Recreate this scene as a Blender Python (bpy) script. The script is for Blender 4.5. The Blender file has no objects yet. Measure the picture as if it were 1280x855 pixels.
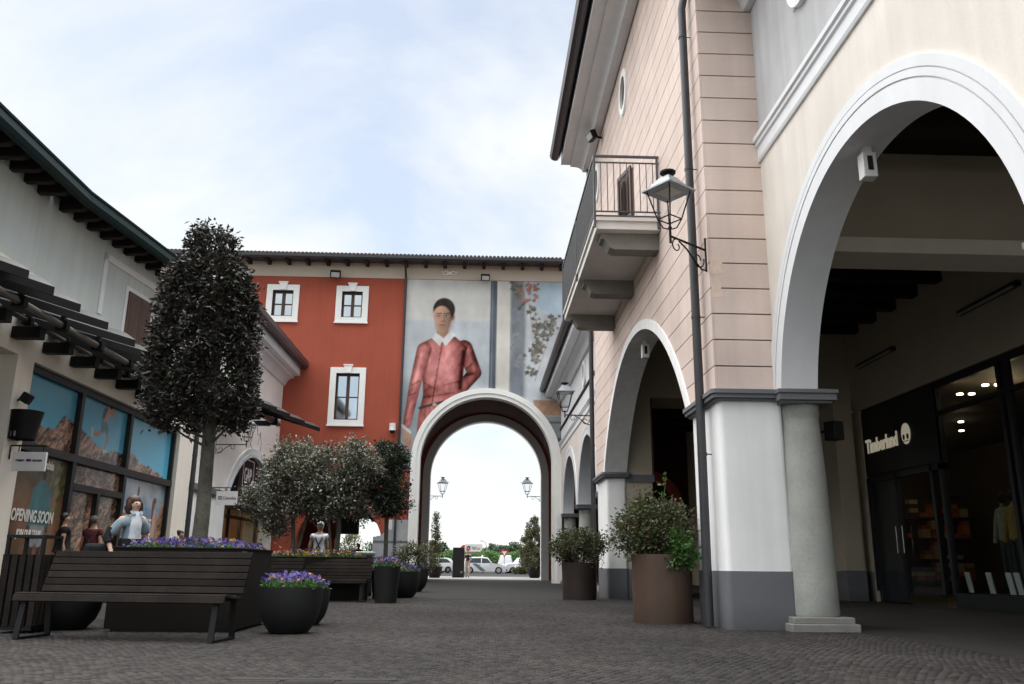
import bpy, bmesh, math, random
import numpy as np
from math import sin, cos, pi, radians, sqrt, atan2
from mathutils import Matrix, Vector
random.seed(7); RNG = np.random.default_rng(11)
S = bpy.context.scene
COL = S.collection

# ------------------------------------------------------------------ camera
cam_d = bpy.data.cameras.new('camera'); cam = bpy.data.objects.new('camera', cam_d); COL.objects.link(cam)
cam_d.sensor_width = 36.0; cam_d.lens = 29.8125; cam_d.clip_start = 0.1; cam_d.clip_end = 6000
cam.matrix_world = Matrix(((0.99927147, -0.01876775, -0.03323105, 0.0),
                           (-0.03691961, -0.25479091, -0.96629112, 0.0),
                           (0.00966814, 0.96681403, -0.25529819, 0.75),
                           (0, 0, 0, 1)))
cam_d.dof.use_dof = False
S.camera = cam

# ------------------------------------------------------------------ sky, sun, exposure
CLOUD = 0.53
SUN_EL, SUN_DIR = radians(62), Vector((0.80, -0.35, 0)).normalized()     # light travels towards SUN_DIR
w = bpy.data.worlds.new('World'); S.world = w; w.use_nodes = True
nt = w.node_tree; nt.nodes.clear()
def N(t, kind, **kw):
    n = t.nodes.new(kind)
    for k, v in kw.items(): setattr(n, k, v)
    return n
out = N(nt, 'ShaderNodeOutputWorld'); sky = N(nt, 'ShaderNodeTexSky', sky_type='NISHITA')
sky.sun_disc = False; sky.sun_elevation = SUN_EL; sky.sun_rotation = atan2(-SUN_DIR.x, -SUN_DIR.y)
sky.air_density = 1.0; sky.dust_density = 0.2; sky.ozone_density = 1.0
bg1 = N(nt, 'ShaderNodeBackground'); bg1.inputs[1].default_value = 0.10
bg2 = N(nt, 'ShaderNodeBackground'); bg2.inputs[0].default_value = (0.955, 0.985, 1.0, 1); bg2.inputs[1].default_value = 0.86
tc = N(nt, 'ShaderNodeTexCoord'); sep = N(nt, 'ShaderNodeSeparateXYZ')
nt.links.new(tc.outputs['Generated'], sep.inputs[0])
zz = N(nt, 'ShaderNodeMath', operation='ADD'); nt.links.new(sep.outputs[2], zz.inputs[0]); zz.inputs[1].default_value = 0.35
zc = N(nt, 'ShaderNodeMath', operation='MAXIMUM'); nt.links.new(zz.outputs[0], zc.inputs[0]); zc.inputs[1].default_value = 0.2
dx = N(nt, 'ShaderNodeMath', operation='DIVIDE'); dy = N(nt, 'ShaderNodeMath', operation='DIVIDE')
nt.links.new(sep.outputs[0], dx.inputs[0]); nt.links.new(zc.outputs[0], dx.inputs[1])
nt.links.new(sep.outputs[1], dy.inputs[0]); nt.links.new(zc.outputs[0], dy.inputs[1])
cmb = N(nt, 'ShaderNodeCombineXYZ'); nt.links.new(dx.outputs[0], cmb.inputs[0]); nt.links.new(dy.outputs[0], cmb.inputs[1])
cmb.inputs[2].default_value = 5.2
n1 = N(nt, 'ShaderNodeTexNoise'); n1.inputs['Scale'].default_value = 1.7; n1.inputs['Detail'].default_value = 7; n1.inputs['Roughness'].default_value = 0.55
n1.inputs['Distortion'].default_value = 0.4
nt.links.new(cmb.outputs[0], n1.inputs['Vector'])
rp = N(nt, 'ShaderNodeValToRGB'); nt.links.new(n1.outputs[0], rp.inputs[0])
rp.color_ramp.elements[0].position = 0.40; rp.color_ramp.elements[0].color = (0.52, 0.52, 0.52, 1)
rp.color_ramp.elements[1].position = 0.60; rp.color_ramp.elements[1].color = (1, 1, 1, 1)
mx = N(nt, 'ShaderNodeMixShader'); nt.links.new(rp.outputs[0], mx.inputs[0])
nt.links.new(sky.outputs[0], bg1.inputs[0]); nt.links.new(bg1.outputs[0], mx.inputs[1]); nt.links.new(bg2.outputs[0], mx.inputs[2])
zg = N(nt, 'ShaderNodeMapRange', interpolation_type='SMOOTHSTEP'); nt.links.new(sep.outputs[2], zg.inputs[0])      # overcast: extra zenith brightness, added above the view to light the walls
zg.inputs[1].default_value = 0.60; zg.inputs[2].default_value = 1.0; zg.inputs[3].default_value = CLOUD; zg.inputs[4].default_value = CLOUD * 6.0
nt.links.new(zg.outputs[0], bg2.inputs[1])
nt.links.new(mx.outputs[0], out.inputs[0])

sd = bpy.data.lights.new('sun', 'SUN'); sd.energy = 2.2; sd.angle = radians(110); sd.color = (1.0, 0.955, 0.90)
sun = bpy.data.objects.new('sun', sd); COL.objects.link(sun); sun.location = (-20, -10, 40)
sdir = Vector((SUN_DIR.x * cos(SUN_EL), SUN_DIR.y * cos(SUN_EL), -sin(SUN_EL)))
sun.rotation_euler = sdir.to_track_quat('-Z', 'Y').to_euler()
S.view_settings.view_transform = 'Standard'; S.view_settings.look = 'None'; S.view_settings.exposure = 0.98; S.view_settings.gamma = 1.0

# ------------------------------------------------------------------ materials
def mat(name, col, rough=0.8, var=0.10, scale=1.5, fine=0.06, bump=0.15, bscale=60, metal=0.0, spec=0.35, streak=0.0, island=0.0, emit=0.0, objrand=0.0, grime=0.0):
    m = bpy.data.materials.new(name); m.use_nodes = True; t = m.node_tree; p = t.nodes['Principled BSDF']
    p.inputs['Roughness'].default_value = rough; p.inputs['Metallic'].default_value = metal
    p.inputs['Specular IOR Level'].default_value = spec
    geo = N(t, 'ShaderNodeNewGeometry')
    def mul(src, other):
        k = N(t, 'ShaderNodeMath', operation='MULTIPLY'); t.links.new(src, k.inputs[0])
        if isinstance(other, float): k.inputs[1].default_value = other
        else: t.links.new(other, k.inputs[1])
        return k.outputs[0]
    def rng(src, amt, lo=0.3, hi=0.7):
        r = N(t, 'ShaderNodeMapRange'); t.links.new(src, r.inputs[0]); r.inputs[1].default_value = lo; r.inputs[2].default_value = hi
        r.inputs[3].default_value = 1 - amt; r.inputs[4].default_value = 1 + amt; return r.outputs[0]
    a = N(t, 'ShaderNodeTexNoise'); a.inputs['Scale'].default_value = scale; a.inputs['Detail'].default_value = 5; t.links.new(geo.outputs['Position'], a.inputs['Vector'])
    f = rng(a.outputs[0], var)
    b = N(t, 'ShaderNodeTexNoise'); b.inputs['Scale'].default_value = bscale; b.inputs['Detail'].default_value = 3; t.links.new(geo.outputs['Position'], b.inputs['Vector'])
    f = mul(f, rng(b.outputs[0], fine))
    if streak:
        mp = N(t, 'ShaderNodeMapping'); mp.inputs['Scale'].default_value = (5, 5, 0.35); t.links.new(geo.outputs['Position'], mp.inputs['Vector'])
        c = N(t, 'ShaderNodeTexNoise'); c.inputs['Scale'].default_value = 1.0; c.inputs['Detail'].default_value = 6; t.links.new(mp.outputs[0], c.inputs['Vector'])
        f = mul(f, rng(c.outputs[0], streak))
    if grime:                                                     # splashed dirt, patchy, low on the thing
        sx = N(t, 'ShaderNodeSeparateXYZ'); t.links.new(geo.outputs['Position'], sx.inputs[0])
        ad = N(t, 'ShaderNodeMath', operation='MULTIPLY_ADD'); t.links.new(a.outputs[0], ad.inputs[0]); ad.inputs[1].default_value = -0.6; t.links.new(sx.outputs[2], ad.inputs[2])
        r = N(t, 'ShaderNodeMapRange'); t.links.new(ad.outputs[0], r.inputs[0]); r.inputs[1].default_value = -0.32; r.inputs[2].default_value = 0.05
        r.inputs[3].default_value = 1 - grime; r.inputs[4].default_value = 1.0; f = mul(f, r.outputs[0])
    if island:
        f = mul(f, rng(geo.outputs['Random Per Island'], island, 0, 1))
    if objrand:
        oi = N(t, 'ShaderNodeObjectInfo'); f = mul(f, rng(oi.outputs['Random'], objrand, 0, 1))
    mixn = N(t, 'ShaderNodeVectorMath', operation='SCALE'); mixn.inputs[0].default_value = col[:3]; t.links.new(f, mixn.inputs['Scale'])
    t.links.new(mixn.outputs[0], p.inputs['Base Color'])
    if bump:
        bn = N(t, 'ShaderNodeBump'); bn.inputs['Strength'].default_value = bump; bn.inputs['Distance'].default_value = 0.01
        t.links.new(b.outputs[0], bn.inputs['Height']); t.links.new(bn.outputs[0], p.inputs['Normal'])
    if emit:
        p.inputs['Emission Color'].default_value = (*col[:3], 1); p.inputs['Emission Strength'].default_value = emit
    return m
def leafmat(name, cols, rough=0.4, trans=0.25, spec=0.5):
    m = bpy.data.materials.new(name); m.use_nodes = True; t = m.node_tree; p = t.nodes['Principled BSDF']
    geo = N(t, 'ShaderNodeNewGeometry'); r = N(t, 'ShaderNodeValToRGB'); t.links.new(geo.outputs['Random Per Island'], r.inputs[0])
    e = r.color_ramp.elements; e[0].color = (*cols[0], 1); e[1].color = (*cols[-1], 1)
    for i, c in enumerate(cols[1:-1]):
        x = e.new((i + 1) / (len(cols) - 1)); x.color = (*c, 1)
    t.links.new(r.outputs[0], p.inputs['Base Color']); p.inputs['Roughness'].default_value = rough; p.inputs['Specular IOR Level'].default_value = spec
    if trans:
        tr = N(t, 'ShaderNodeBsdfTranslucent'); t.links.new(r.outputs[0], tr.inputs[0]); ms = N(t, 'ShaderNodeMixShader'); ms.inputs[0].default_value = trans
        t.links.new(p.outputs[0], ms.inputs[1]); t.links.new(tr.outputs[0], ms.inputs[2]); t.links.new(ms.outputs[0], t.nodes['Material Output'].inputs[0])
    return m
def glassmat(name, tint=(0.9, 0.95, 0.95), fac=0.12, rough=0.02, fresnel=True):
    m = bpy.data.materials.new(name); m.use_nodes = True; t = m.node_tree; t.nodes.remove(t.nodes['Principled BSDF'])
    tr = N(t, 'ShaderNodeBsdfTransparent'); tr.inputs[0].default_value = (*tint, 1); gl = N(t, 'ShaderNodeBsdfGlossy'); gl.inputs['Roughness'].default_value = rough
    fr = N(t, 'ShaderNodeLayerWeight'); fr.inputs[0].default_value = 0.5
    pw = N(t, 'ShaderNodeMath', operation='POWER'); t.links.new(fr.outputs['Facing'], pw.inputs[0]); pw.inputs[1].default_value = 4.0
    ad = N(t, 'ShaderNodeMath', operation='MULTIPLY_ADD', use_clamp=True); t.links.new(pw.outputs[0], ad.inputs[0]); ad.inputs[1].default_value = 0.7; ad.inputs[2].default_value = fac
    ms = N(t, 'ShaderNodeMixShader'); ms.inputs[0].default_value = fac
    if fresnel: t.links.new(ad.outputs[0], ms.inputs[0])
    t.links.new(tr.outputs[0], ms.inputs[1]); t.links.new(gl.outputs[0], ms.inputs[2]); t.links.new(ms.outputs[0], t.nodes['Material Output'].inputs[0])
    return m
def emat(name, col, s):
    m = bpy.data.materials.new(name); m.use_nodes = True; p = m.node_tree.nodes['Principled BSDF']
    p.inputs['Base Color'].default_value = (*col, 1); p.inputs['Emission Color'].default_value = (*col, 1); p.inputs['Emission Strength'].default_value = s
    return m
M = {}
M['white'] = mat('white_plaster', (0.88, 0.875, 0.86), 0.85, 0.05, 1.2, 0.02, 0.10, 90, streak=0.06)
M['greywhite'] = mat('grey_white_plaster', (0.74, 0.75, 0.76), 0.85, 0.04, 1.0, 0.02, 0.08, 90, streak=0.03)
M['cream'] = mat('cream_plaster', (0.72, 0.67, 0.605), 0.9, 0.08, 0.9, 0.04, 0.15, 60, streak=0.05)
M['greyplaster'] = mat('grey_plaster', (0.47, 0.47, 0.475), 0.9, 0.09, 1.1, 0.03, 0.12, 60, streak=0.09)
M['pink'] = mat('pink_panel', (0.66, 0.535, 0.47), 0.85, 0.07, 1.2, 0.03, 0.08, 70, objrand=0.05, streak=0.06)
M['groove'] = mat('dark_joint', (0.10, 0.075, 0.065), 0.95)
M['plinth'] = mat('grey_plinth_paint', (0.145, 0.148, 0.158), 0.8, 0.08, 2.0, 0.04, 0.15, 70, grime=0.35)
M['band'] = mat('grey_moulding', (0.155, 0.158, 0.168), 0.75, 0.07, 3, 0.03, 0.08, 80)
M['stone'] = mat('grey_green_stone', (0.36, 0.365, 0.335), 0.9, 0.10, 3.0, 0.05, 0.5, 26, streak=0.05)
M['basestone'] = mat('plinth_stone', (0.22, 0.215, 0.20), 0.9, 0.12, 4, 0.06, 0.4, 50)
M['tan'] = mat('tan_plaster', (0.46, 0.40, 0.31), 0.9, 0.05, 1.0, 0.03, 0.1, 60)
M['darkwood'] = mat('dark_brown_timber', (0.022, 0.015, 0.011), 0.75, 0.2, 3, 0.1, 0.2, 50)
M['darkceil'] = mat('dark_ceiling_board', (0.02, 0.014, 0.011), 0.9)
M['red'] = mat('terracotta_plaster', (0.37, 0.084, 0.048), 0.92, 0.08, 0.6, 0.03, 0.12, 60, streak=0.05)
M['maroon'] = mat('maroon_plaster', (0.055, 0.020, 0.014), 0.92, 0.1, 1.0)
M['eavecream'] = mat('eave_cream_paint', (0.60, 0.50, 0.40), 0.9, 0.05, 1.0)
M['trimwhite'] = mat('white_window_trim', (0.86, 0.85, 0.81), 0.8, 0.03, 2, 0.02, 0.05, 80)
M['brownframe'] = mat('brown_window_frame', (0.075, 0.04, 0.028), 0.5, 0.15, 6)
M['shutter'] = mat('brown_shutter', (0.10, 0.058, 0.042), 0.6, 0.15, 6)
M['darkmetal'] = mat('dark_grey_metal', (0.028, 0.030, 0.034), 0.45, 0.12, 6, 0.05, 0.03, 80, metal=0.0, spec=0.5)
M['pipe'] = mat('dark_bronze_pipe', (0.032, 0.032, 0.036), 0.4, 0.15, 5, 0.05, 0.02, 60, spec=0.5)
M['greenmetal'] = mat('dark_green_gutter', (0.007, 0.022, 0.022), 0.6, 0.12, 4, 0.05, 0.02, 80, spec=0.2)
M['galv'] = mat('galvanised_metal', (0.33, 0.35, 0.37), 0.5, 0.12, 8, 0.06, 0.02, 60, metal=0.4)
M['rail'] = mat('grey_iron_rail', (0.085, 0.085, 0.09), 0.5, 0.1, 8)
M['slab'] = mat('balcony_slab_paint', (0.70, 0.67, 0.63), 0.9, 0.06, 2, 0.03, 0.08, 60)
M['bracket'] = mat('grey_bracket_stone', (0.22, 0.21, 0.19), 0.9, 0.1, 4, 0.04, 0.2, 50)
M['storegreen'] = mat('grey_green_plaster', (0.54, 0.585, 0.555), 0.92, 0.06, 0.9, 0.03, 0.12, 60, streak=0.05)
M['storecream'] = mat('warm_cream_plaster', (0.80, 0.74, 0.65), 0.92, 0.05, 0.8, 0.03, 0.12, 60, streak=0.03)
M['gapcream'] = mat('pale_cream_plaster', (0.88, 0.83, 0.775), 0.92, 0.05, 0.8, 0.03, 0.12, 60, streak=0.03)
M['louvre'] = mat('dark_louvre_metal', (0.048, 0.050, 0.046), 0.45, 0.15, 3, 0.05, 0.03, 40, spec=0.6, objrand=0.15)
M['tube'] = mat('bronze_tube', (0.20, 0.185, 0.16), 0.35, 0.1, 4, metal=0.3)
M['tile'] = mat('roof_tile', (0.12, 0.085, 0.075), 0.8, 0.2, 5, objrand=0.25)
M['frameblack'] = mat('black_shop_frame', (0.010, 0.011, 0.012), 0.4, 0.1, 6, spec=0.4)
M['benchwood'] = mat('weathered_bench_wood', (0.0165, 0.013, 0.0112), 0.85, 0.30, 3, 0.2, 0.4, 60, objrand=0.3, spec=0.12)
M['blacksteel'] = mat('black_steel', (0.009, 0.009, 0.0095), 0.55, 0.1, 8, spec=0.2)
M['corten'] = mat('brown_planter_metal', (0.012, 0.0095, 0.008), 0.75, 0.2, 3, 0.08, 0.08, 60, objrand=0.1, spec=0.15, grime=.3)
M['rustbrown'] = mat('rust_brown_planter', (0.080, 0.050, 0.034), 0.6, 0.15, 3, 0.06, 0.06, 70, streak=0.12, grime=0.3)
M['darkplanter'] = mat('dark_brown_planter', (0.034, 0.024, 0.020), 0.6, 0.15, 3, 0.06, 0.06, 70)
M['bowl'] = mat('charcoal_planter', (0.0115, 0.0115, 0.012), 0.65, 0.12, 4, 0.06, 0.06, 60)
M['soil'] = mat('soil', (0.03, 0.022, 0.016), 0.95, 0.3, 20, 0.2, 0.6, 60)
M['bark'] = mat('grey_bark', (0.10, 0.095, 0.075), 0.9, 0.3, 6, 0.2, 0.8, 40)
M['joint'] = mat('sand_joint', (0.016, 0.0145, 0.0135), 0.95, 0.2, 6, 0.2, 0.3, 60)
M['cobble'] = mat('porphyry_cobble', (0.031, 0.0275, 0.0255), 0.85, 0.36, 0.4, 0.14, 0.4, 70, island=0.42, spec=0.2)
M['cobbleobj'] = mat('porphyry_cobble_near', (0.031, 0.0275, 0.0255), 0.8, 0.25, 0.45, 0.12, 0.4, 70, objrand=0.42, spec=0.2)
M['asphalt'] = mat('asphalt', (0.06, 0.06, 0.062), 0.9, 0.15, 0.5, 0.2, 0.3, 60)
M['glass'] = glassmat('shop_glass', (0.86, 0.90, 0.89), 0.03)
M['lampglass'] = glassmat('lamp_glass', (0.97, 0.98, 0.98), 0.03, 0.1, False)
M['winglass'] = mat('sky_reflecting_pane', (0.60, 0.64, 0.66), 0.05, 0.05, 2, 0.0, 0.0, 10, metal=1.0)
M['black'] = mat('black_paint', (0.010, 0.010, 0.011), 0.5, 0.05)
M['signwhite'] = mat('white_sign', (0.72, 0.71, 0.69), 0.6, 0.03)
M['letterwhite'] = mat('white_letter', (0.80, 0.78, 0.72), 0.6, 0.02)
M['letterdark'] = mat('dark_letter', (0.03, 0.035, 0.05), 0.6, 0.02)
M['letterred'] = mat('red_letter', (0.55, 0.03, 0.04), 0.6, 0.02)
M['skin'] = mat('skin', (0.50, 0.31, 0.23), 0.55, 0.05, 8, 0.03, 0.02)
M['signlit'] = emat('lit_sign_letter', (0.74, 0.66, 0.50), 0.16)
M['spot'] = emat('lit_spot', (1.0, 0.80, 0.52), 6.0)
M['leafdark'] = leafmat('dark_glossy_leaves', [(0.010, 0.013, 0.009), (0.020, 0.024, 0.016), (0.040, 0.024, 0.022), (0.026, 0.036, 0.020), (0.060, 0.036, 0.034)], 0.42, 0.12, 0.4)
M['leafgrey'] = leafmat('grey_green_leaves', [(0.022, 0.038, 0.016), (0.058, 0.082, 0.040), (0.13, 0.155, 0.095), (0.12, 0.08, 0.06), (0.34, 0.33, 0.27)], 0.28, 0.25, 0.8)
M['leafgreen'] = leafmat('green_shrub_leaves', [(0.022, 0.040, 0.014), (0.045, 0.078, 0.022), (0.08, 0.11, 0.03), (0.11, 0.055, 0.035), (0.12, 0.13, 0.06)], 0.4, 0.25)
M['leafstd'] = leafmat('dark_green_leaves', [(0.012, 0.020, 0.010), (0.025, 0.036, 0.018), (0.035, 0.048, 0.024), (0.055, 0.055, 0.035)], 0.4, 0.15)
M['blossom'] = leafmat('pale_blossom', [(0.40, 0.34, 0.31), (0.55, 0.50, 0.46), (0.30, 0.24, 0.20)], 0.6, 0.3)
M['leafbright'] = leafmat('bright_green_leaves', [(0.035, 0.10, 0.018), (0.06, 0.15, 0.03), (0.09, 0.19, 0.035)], 0.5, 0.3)
M['leafhedge'] = leafmat('hedge_leaves', [(0.05, 0.12, 0.03), (0.09, 0.19, 0.05), (0.14, 0.25, 0.07)], 0.5, 0.35)
M['leaffar'] = leafmat('far_tree_leaves', [(0.05, 0.085, 0.05), (0.075, 0.115, 0.07), (0.10, 0.14, 0.09)], 0.6, 0.2)
M['leafolive'] = leafmat('olive_leaves', [(0.05, 0.06, 0.03), (0.10, 0.11, 0.05), (0.17, 0.16, 0.07)], 0.5, 0.3)
M['pansy'] = leafmat('pansy_petals', [(0.034, 0.022, 0.13), (0.055, 0.034, 0.20), (0.10, 0.07, 0.28), (0.045, 0.018, 0.14)], 0.6, 0.2)
M['pansyred'] = leafmat('red_petals', [(0.30, 0.02, 0.03), (0.42, 0.06, 0.03), (0.50, 0.22, 0.03)], 0.6, 0.2)
M['pansyyel'] = leafmat('yellow_petals', [(0.50, 0.28, 0.02), (0.60, 0.40, 0.05), (0.35, 0.10, 0.05)], 0.6, 0.2)

# ------------------------------------------------------------------ mesh builder
class MB:
    def __init__(s): s.v = []; s.f = []; s.mi = []; s.cur = 0
    def add(s, vs, fs):
        o = len(s.v); s.v += [tuple(p) for p in vs]
        for f in fs: s.f.append(tuple(i + o for i in f)); s.mi.append(s.cur)
        return s
    def box(s, x0, x1, y0, y1, z0, z1):
        return s.add([(x0, y0, z0), (x1, y0, z0), (x1, y1, z0), (x0, y1, z0), (x0, y0, z1), (x1, y0, z1), (x1, y1, z1), (x0, y1, z1)],
                     [(3, 2, 1, 0), (4, 5, 6, 7), (0, 1, 5, 4), (1, 2, 6, 5), (2, 3, 7, 6), (3, 0, 4, 7)])
    def obox(s, c, d, R=None):
        pts = []
        for sx, sy, sz in ((-1, -1, -1), (1, -1, -1), (1, 1, -1), (-1, 1, -1), (-1, -1, 1), (1, -1, 1), (1, 1, 1), (-1, 1, 1)):
            p = Vector((sx * d[0] / 2, sy * d[1] / 2, sz * d[2] / 2)); p = (R @ p) if R is not None else p; pts.append(tuple(p + Vector(c)))
        return s.add(pts, [(3, 2, 1, 0), (4, 5, 6, 7), (0, 1, 5, 4), (1, 2, 6, 5), (2, 3, 7, 6), (3, 0, 4, 7)])
    def prism(s, pts, ax, a, b):
        n = len(pts)
        def P3(p, t): return (t, p[0], p[1]) if ax == 'x' else ((p[0], t, p[1]) if ax == 'y' else (p[0], p[1], t))
        vs = [P3(p, a) for p in pts] + [P3(p, b) for p in pts]
        fs = [tuple(range(n))[::-1], tuple(range(n, 2 * n))] + [(i, (i + 1) % n, n + (i + 1) % n, n + i) for i in range(n)]
        return s.add(vs, fs)
    def ring(s, cy, cz, r0, r1, ax, a, b, t0=0, t1=pi, n=40):     # part of an annulus, extruded
        pts = [(cy + r1 * cos(t0 + (t1 - t0) * i / n), cz + r1 * sin(t0 + (t1 - t0) * i / n)) for i in range(n + 1)]
        pin = [(cy + r0 * cos(t0 + (t1 - t0) * i / n), cz + r0 * sin(t0 + (t1 - t0) * i / n)) for i in range(n + 1)]
        for i in range(n):
            s.prism([pin[i], pts[i], pts[i + 1], pin[i + 1]], ax, a, b)
        return s
    def band(s, cy, cz, r0, r1, ax, a, b, t0=0, t1=pi, n=40):     # the same as one closed strip, no inner walls
        def P3(p, t): return (t, p[0], p[1]) if ax == 'x' else (p[0], t, p[1])
        vs = []; fs = []
        for i in range(n + 1):
            t = t0 + (t1 - t0) * i / n
            for r, e in ((r0, a), (r1, a), (r1, b), (r0, b)): vs.append(P3((cy + r * cos(t), cz + r * sin(t)), e))
        for i in range(n):
            for k in range(4): fs.append((4 * i + k, 4 * i + (k + 1) % 4, 4 * i + 4 + (k + 1) % 4, 4 * i + 4 + k))
        if abs((t1 - t0) - 2 * pi) > 1e-4: fs += [(0, 1, 2, 3), tuple(4 * n + k for k in (3, 2, 1, 0))]
        return s.add(vs, fs)
    def tube(s, path, r, n=8, cap=True):
        path = [Vector(p) for p in path]; R = r if isinstance(r, (list, tuple)) else [r] * len(path)
        vs = []; fs = []; prev = None
        for i, p in enumerate(path):
            d = (path[min(i + 1, len(path) - 1)] - path[max(i - 1, 0)])
            if d.length < 1e-9: d = Vector((0, 0, 1))
            d.normalize()
            if prev is None: a = d.orthogonal().normalized()
            else:
                a = prev - d * prev.dot(d)
                a = a.normalized() if a.length > 1e-6 else d.orthogonal().normalized()
            prev = a; b = d.cross(a)
            for k in range(n):
                t = 2 * pi * k / n; vs.append(p + (a * cos(t) + b * sin(t)) * R[i])
        for i in range(len(path) - 1):
            for k in range(n): fs.append((i * n + k, i * n + (k + 1) % n, (i + 1) * n + (k + 1) % n, (i + 1) * n + k))
        if cap: fs += [tuple(range(n))[::-1], tuple((len(path) - 1) * n + k for k in range(n))]
        return s.add(vs, fs)
    def lathe(s, prof, c=(0, 0, 0), n=24, sx=1, sy=1, cap=True):
        vs = []; fs = []
        for r, z in prof:
            for k in range(n):
                t = 2 * pi * k / n; vs.append((c[0] + r * cos(t) * sx, c[1] + r * sin(t) * sy, c[2] + z))
        for i in range(len(prof) - 1):
            for k in range(n): fs.append((i * n + k, i * n + (k + 1) % n, (i + 1) * n + (k + 1) % n, (i + 1) * n + k))
        if cap: fs += [tuple(range(n))[::-1], tuple((len(prof) - 1) * n + k for k in range(n))]
        return s.add(vs, fs)
    def ball(s, c, r, n=12, m=8):
        rr = r if isinstance(r, (tuple, list)) else (r, r, r); vs = [(c[0], c[1], c[2] - rr[2])]; fs = []
        for i in range(1, m):
            a = -pi / 2 + pi * i / m
            for k in range(n):
                t = 2 * pi * k / n; vs.append((c[0] + rr[0] * cos(a) * cos(t), c[1] + rr[1] * cos(a) * sin(t), c[2] + rr[2] * sin(a)))
        vs.append((c[0], c[1], c[2] + rr[2])); L = len(vs) - 1
        for k in range(n):
            fs.append((0, 1 + (k + 1) % n, 1 + k)); fs.append((L, L - n + k, L - n + (k + 1) % n))
        for i in range(m - 2):
            for k in range(n): fs.append((1 + i * n + k, 1 + i * n + (k + 1) % n, 1 + (i + 1) * n + (k + 1) % n, 1 + (i + 1) * n + k))
        return s.add(vs, fs)
    def mesh(s, name, mats, smooth=True, recalc=True):
        me = bpy.data.meshes.new(name); me.from_pydata(s.v, [], s.f)
        for m in (mats if isinstance(mats, (list, tuple)) else [mats]): me.materials.append(m)
        if any(s.mi): me.polygons.foreach_set('material_index', s.mi)
        if recalc:
            bm = bmesh.new(); bm.from_mesh(me); bmesh.ops.recalc_face_normals(bm, faces=bm.faces); bm.to_mesh(me); bm.free()
        if smooth:
            me.polygons.foreach_set('use_smooth', [True] * len(me.polygons)); me.set_sharp_from_angle(angle=radians(32))
        me.update(); return me
def tag(o, label=None, cat=None, group=None, kind=None):
    if label: o['label'] = label
    if cat: o['category'] = cat
    if group: o['group'] = group
    if kind: o['kind'] = kind
    return o
def thing(name, loc, label, cat, group=None):
    o = bpy.data.objects.new(name, None); o.empty_display_size = 0.2; COL.objects.link(o); o.location = loc
    return tag(o, label, cat, group)
def link(name, me, parent=None):
    o = bpy.data.objects.new(name, me); COL.objects.link(o)
    if parent is not None:
        o.parent = parent
        if parent.type == 'EMPTY': o.location = -Vector(parent.location)
    return o
def part(name, mb, m, parent, smooth=True, bevel=0, label=None):
    o = link(name, mb.mesh(name, m, smooth) if isinstance(mb, MB) else mb, parent)
    if bevel:
        b = o.modifiers.new('bevel', 'BEVEL'); b.width = bevel; b.segments = 2; b.limit_method = 'ANGLE'; b.angle_limit = radians(40)
    if label: o['label'] = label
    return o
def solo(name, mb, m, label, cat, group=None, kind=None, smooth=True):
    vs = np.array(mb.v); c = Vector(((vs[:, 0].min() + vs[:, 0].max()) / 2, (vs[:, 1].min() + vs[:, 1].max()) / 2, vs[:, 2].min()))
    mb.v = [tuple(Vector(p) - c) for p in mb.v]
    o = link(name, mb.mesh(name, m, smooth)); o.location = c
    return tag(o, label, cat, group, kind)
def copy_tree(o, parent=None):
    c = o.copy(); COL.objects.link(c)
    if parent is not None: c.parent = parent; c.matrix_parent_inverse = o.matrix_parent_inverse.copy()
    for ch in list(o.children): copy_tree(ch, c)
    return c
def text(body, size, loc, right, up, m, parent, name='lettering', extrude=0.006, width=1.0, shear=0.0, bold=0.0, align='LEFT'):
    cu = bpy.data.curves.new(name, 'FONT'); cu.body = body; cu.size = size; cu.extrude = extrude; cu.shear = shear; cu.offset = bold; cu.align_x = align
    cu.resolution_u = 3
    ob = bpy.data.objects.new('tmp', cu); COL.objects.link(ob); bpy.context.view_layer.update()
    me = bpy.data.meshes.new_from_object(ob.evaluated_get(bpy.context.evaluated_depsgraph_get())); bpy.data.objects.remove(ob)
    r = Vector(right).normalized(); u = Vector(up).normalized(); nrm = r.cross(u)
    T = Matrix(((r.x * width, u.x, nrm.x, loc[0]), (r.y * width, u.y, nrm.y, loc[1]), (r.z * width, u.z, nrm.z, loc[2]), (0, 0, 0, 1)))
    me.transform(T); me.materials.clear(); me.materials.append(m)
    return link(name, me, parent)
def flat(pts, m, name, parent, plane, d, th=0.003):                # a thin flat figure on a poster or wall
    mb = MB(); ax, base, sgn = plane
    a, b = base + sgn * d, base + sgn * (d + th); mb.prism(pts, ax, min(a, b), max(a, b))
    return part(name, mb, m, parent, smooth=False)
def leaves(P, D, L, W, fold=0.25, jit=0.35):
    n = len(P); D = D / (np.linalg.norm(D, axis=1, keepdims=True) + 1e-9)
    r = RNG.normal(size=(n, 3)); Sd = np.cross(D, r); Sd /= (np.linalg.norm(Sd, axis=1, keepdims=True) + 1e-9); Nn = np.cross(Sd, D)
    l = (L * RNG.uniform(1 - jit, 1 + jit, n))[:, None]; wd = (W * RNG.uniform(1 - jit, 1 + jit, n))[:, None]
    mid = P + D * l * 0.45; a = mid + Sd * wd * 0.5 + Nn * wd * fold; b = mid - Sd * wd * 0.5 + Nn * wd * fold; tip = P + D * l - Nn * l * 0.08
    V = np.stack([P, a, tip, b], 1).reshape(-1, 3)
    i = np.arange(n) * 4
    F = np.stack([np.stack([i, i + 1, i + 2], 1), np.stack([i, i + 2, i + 3], 1)], 1).reshape(-1, 3)
    return V, F
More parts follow.
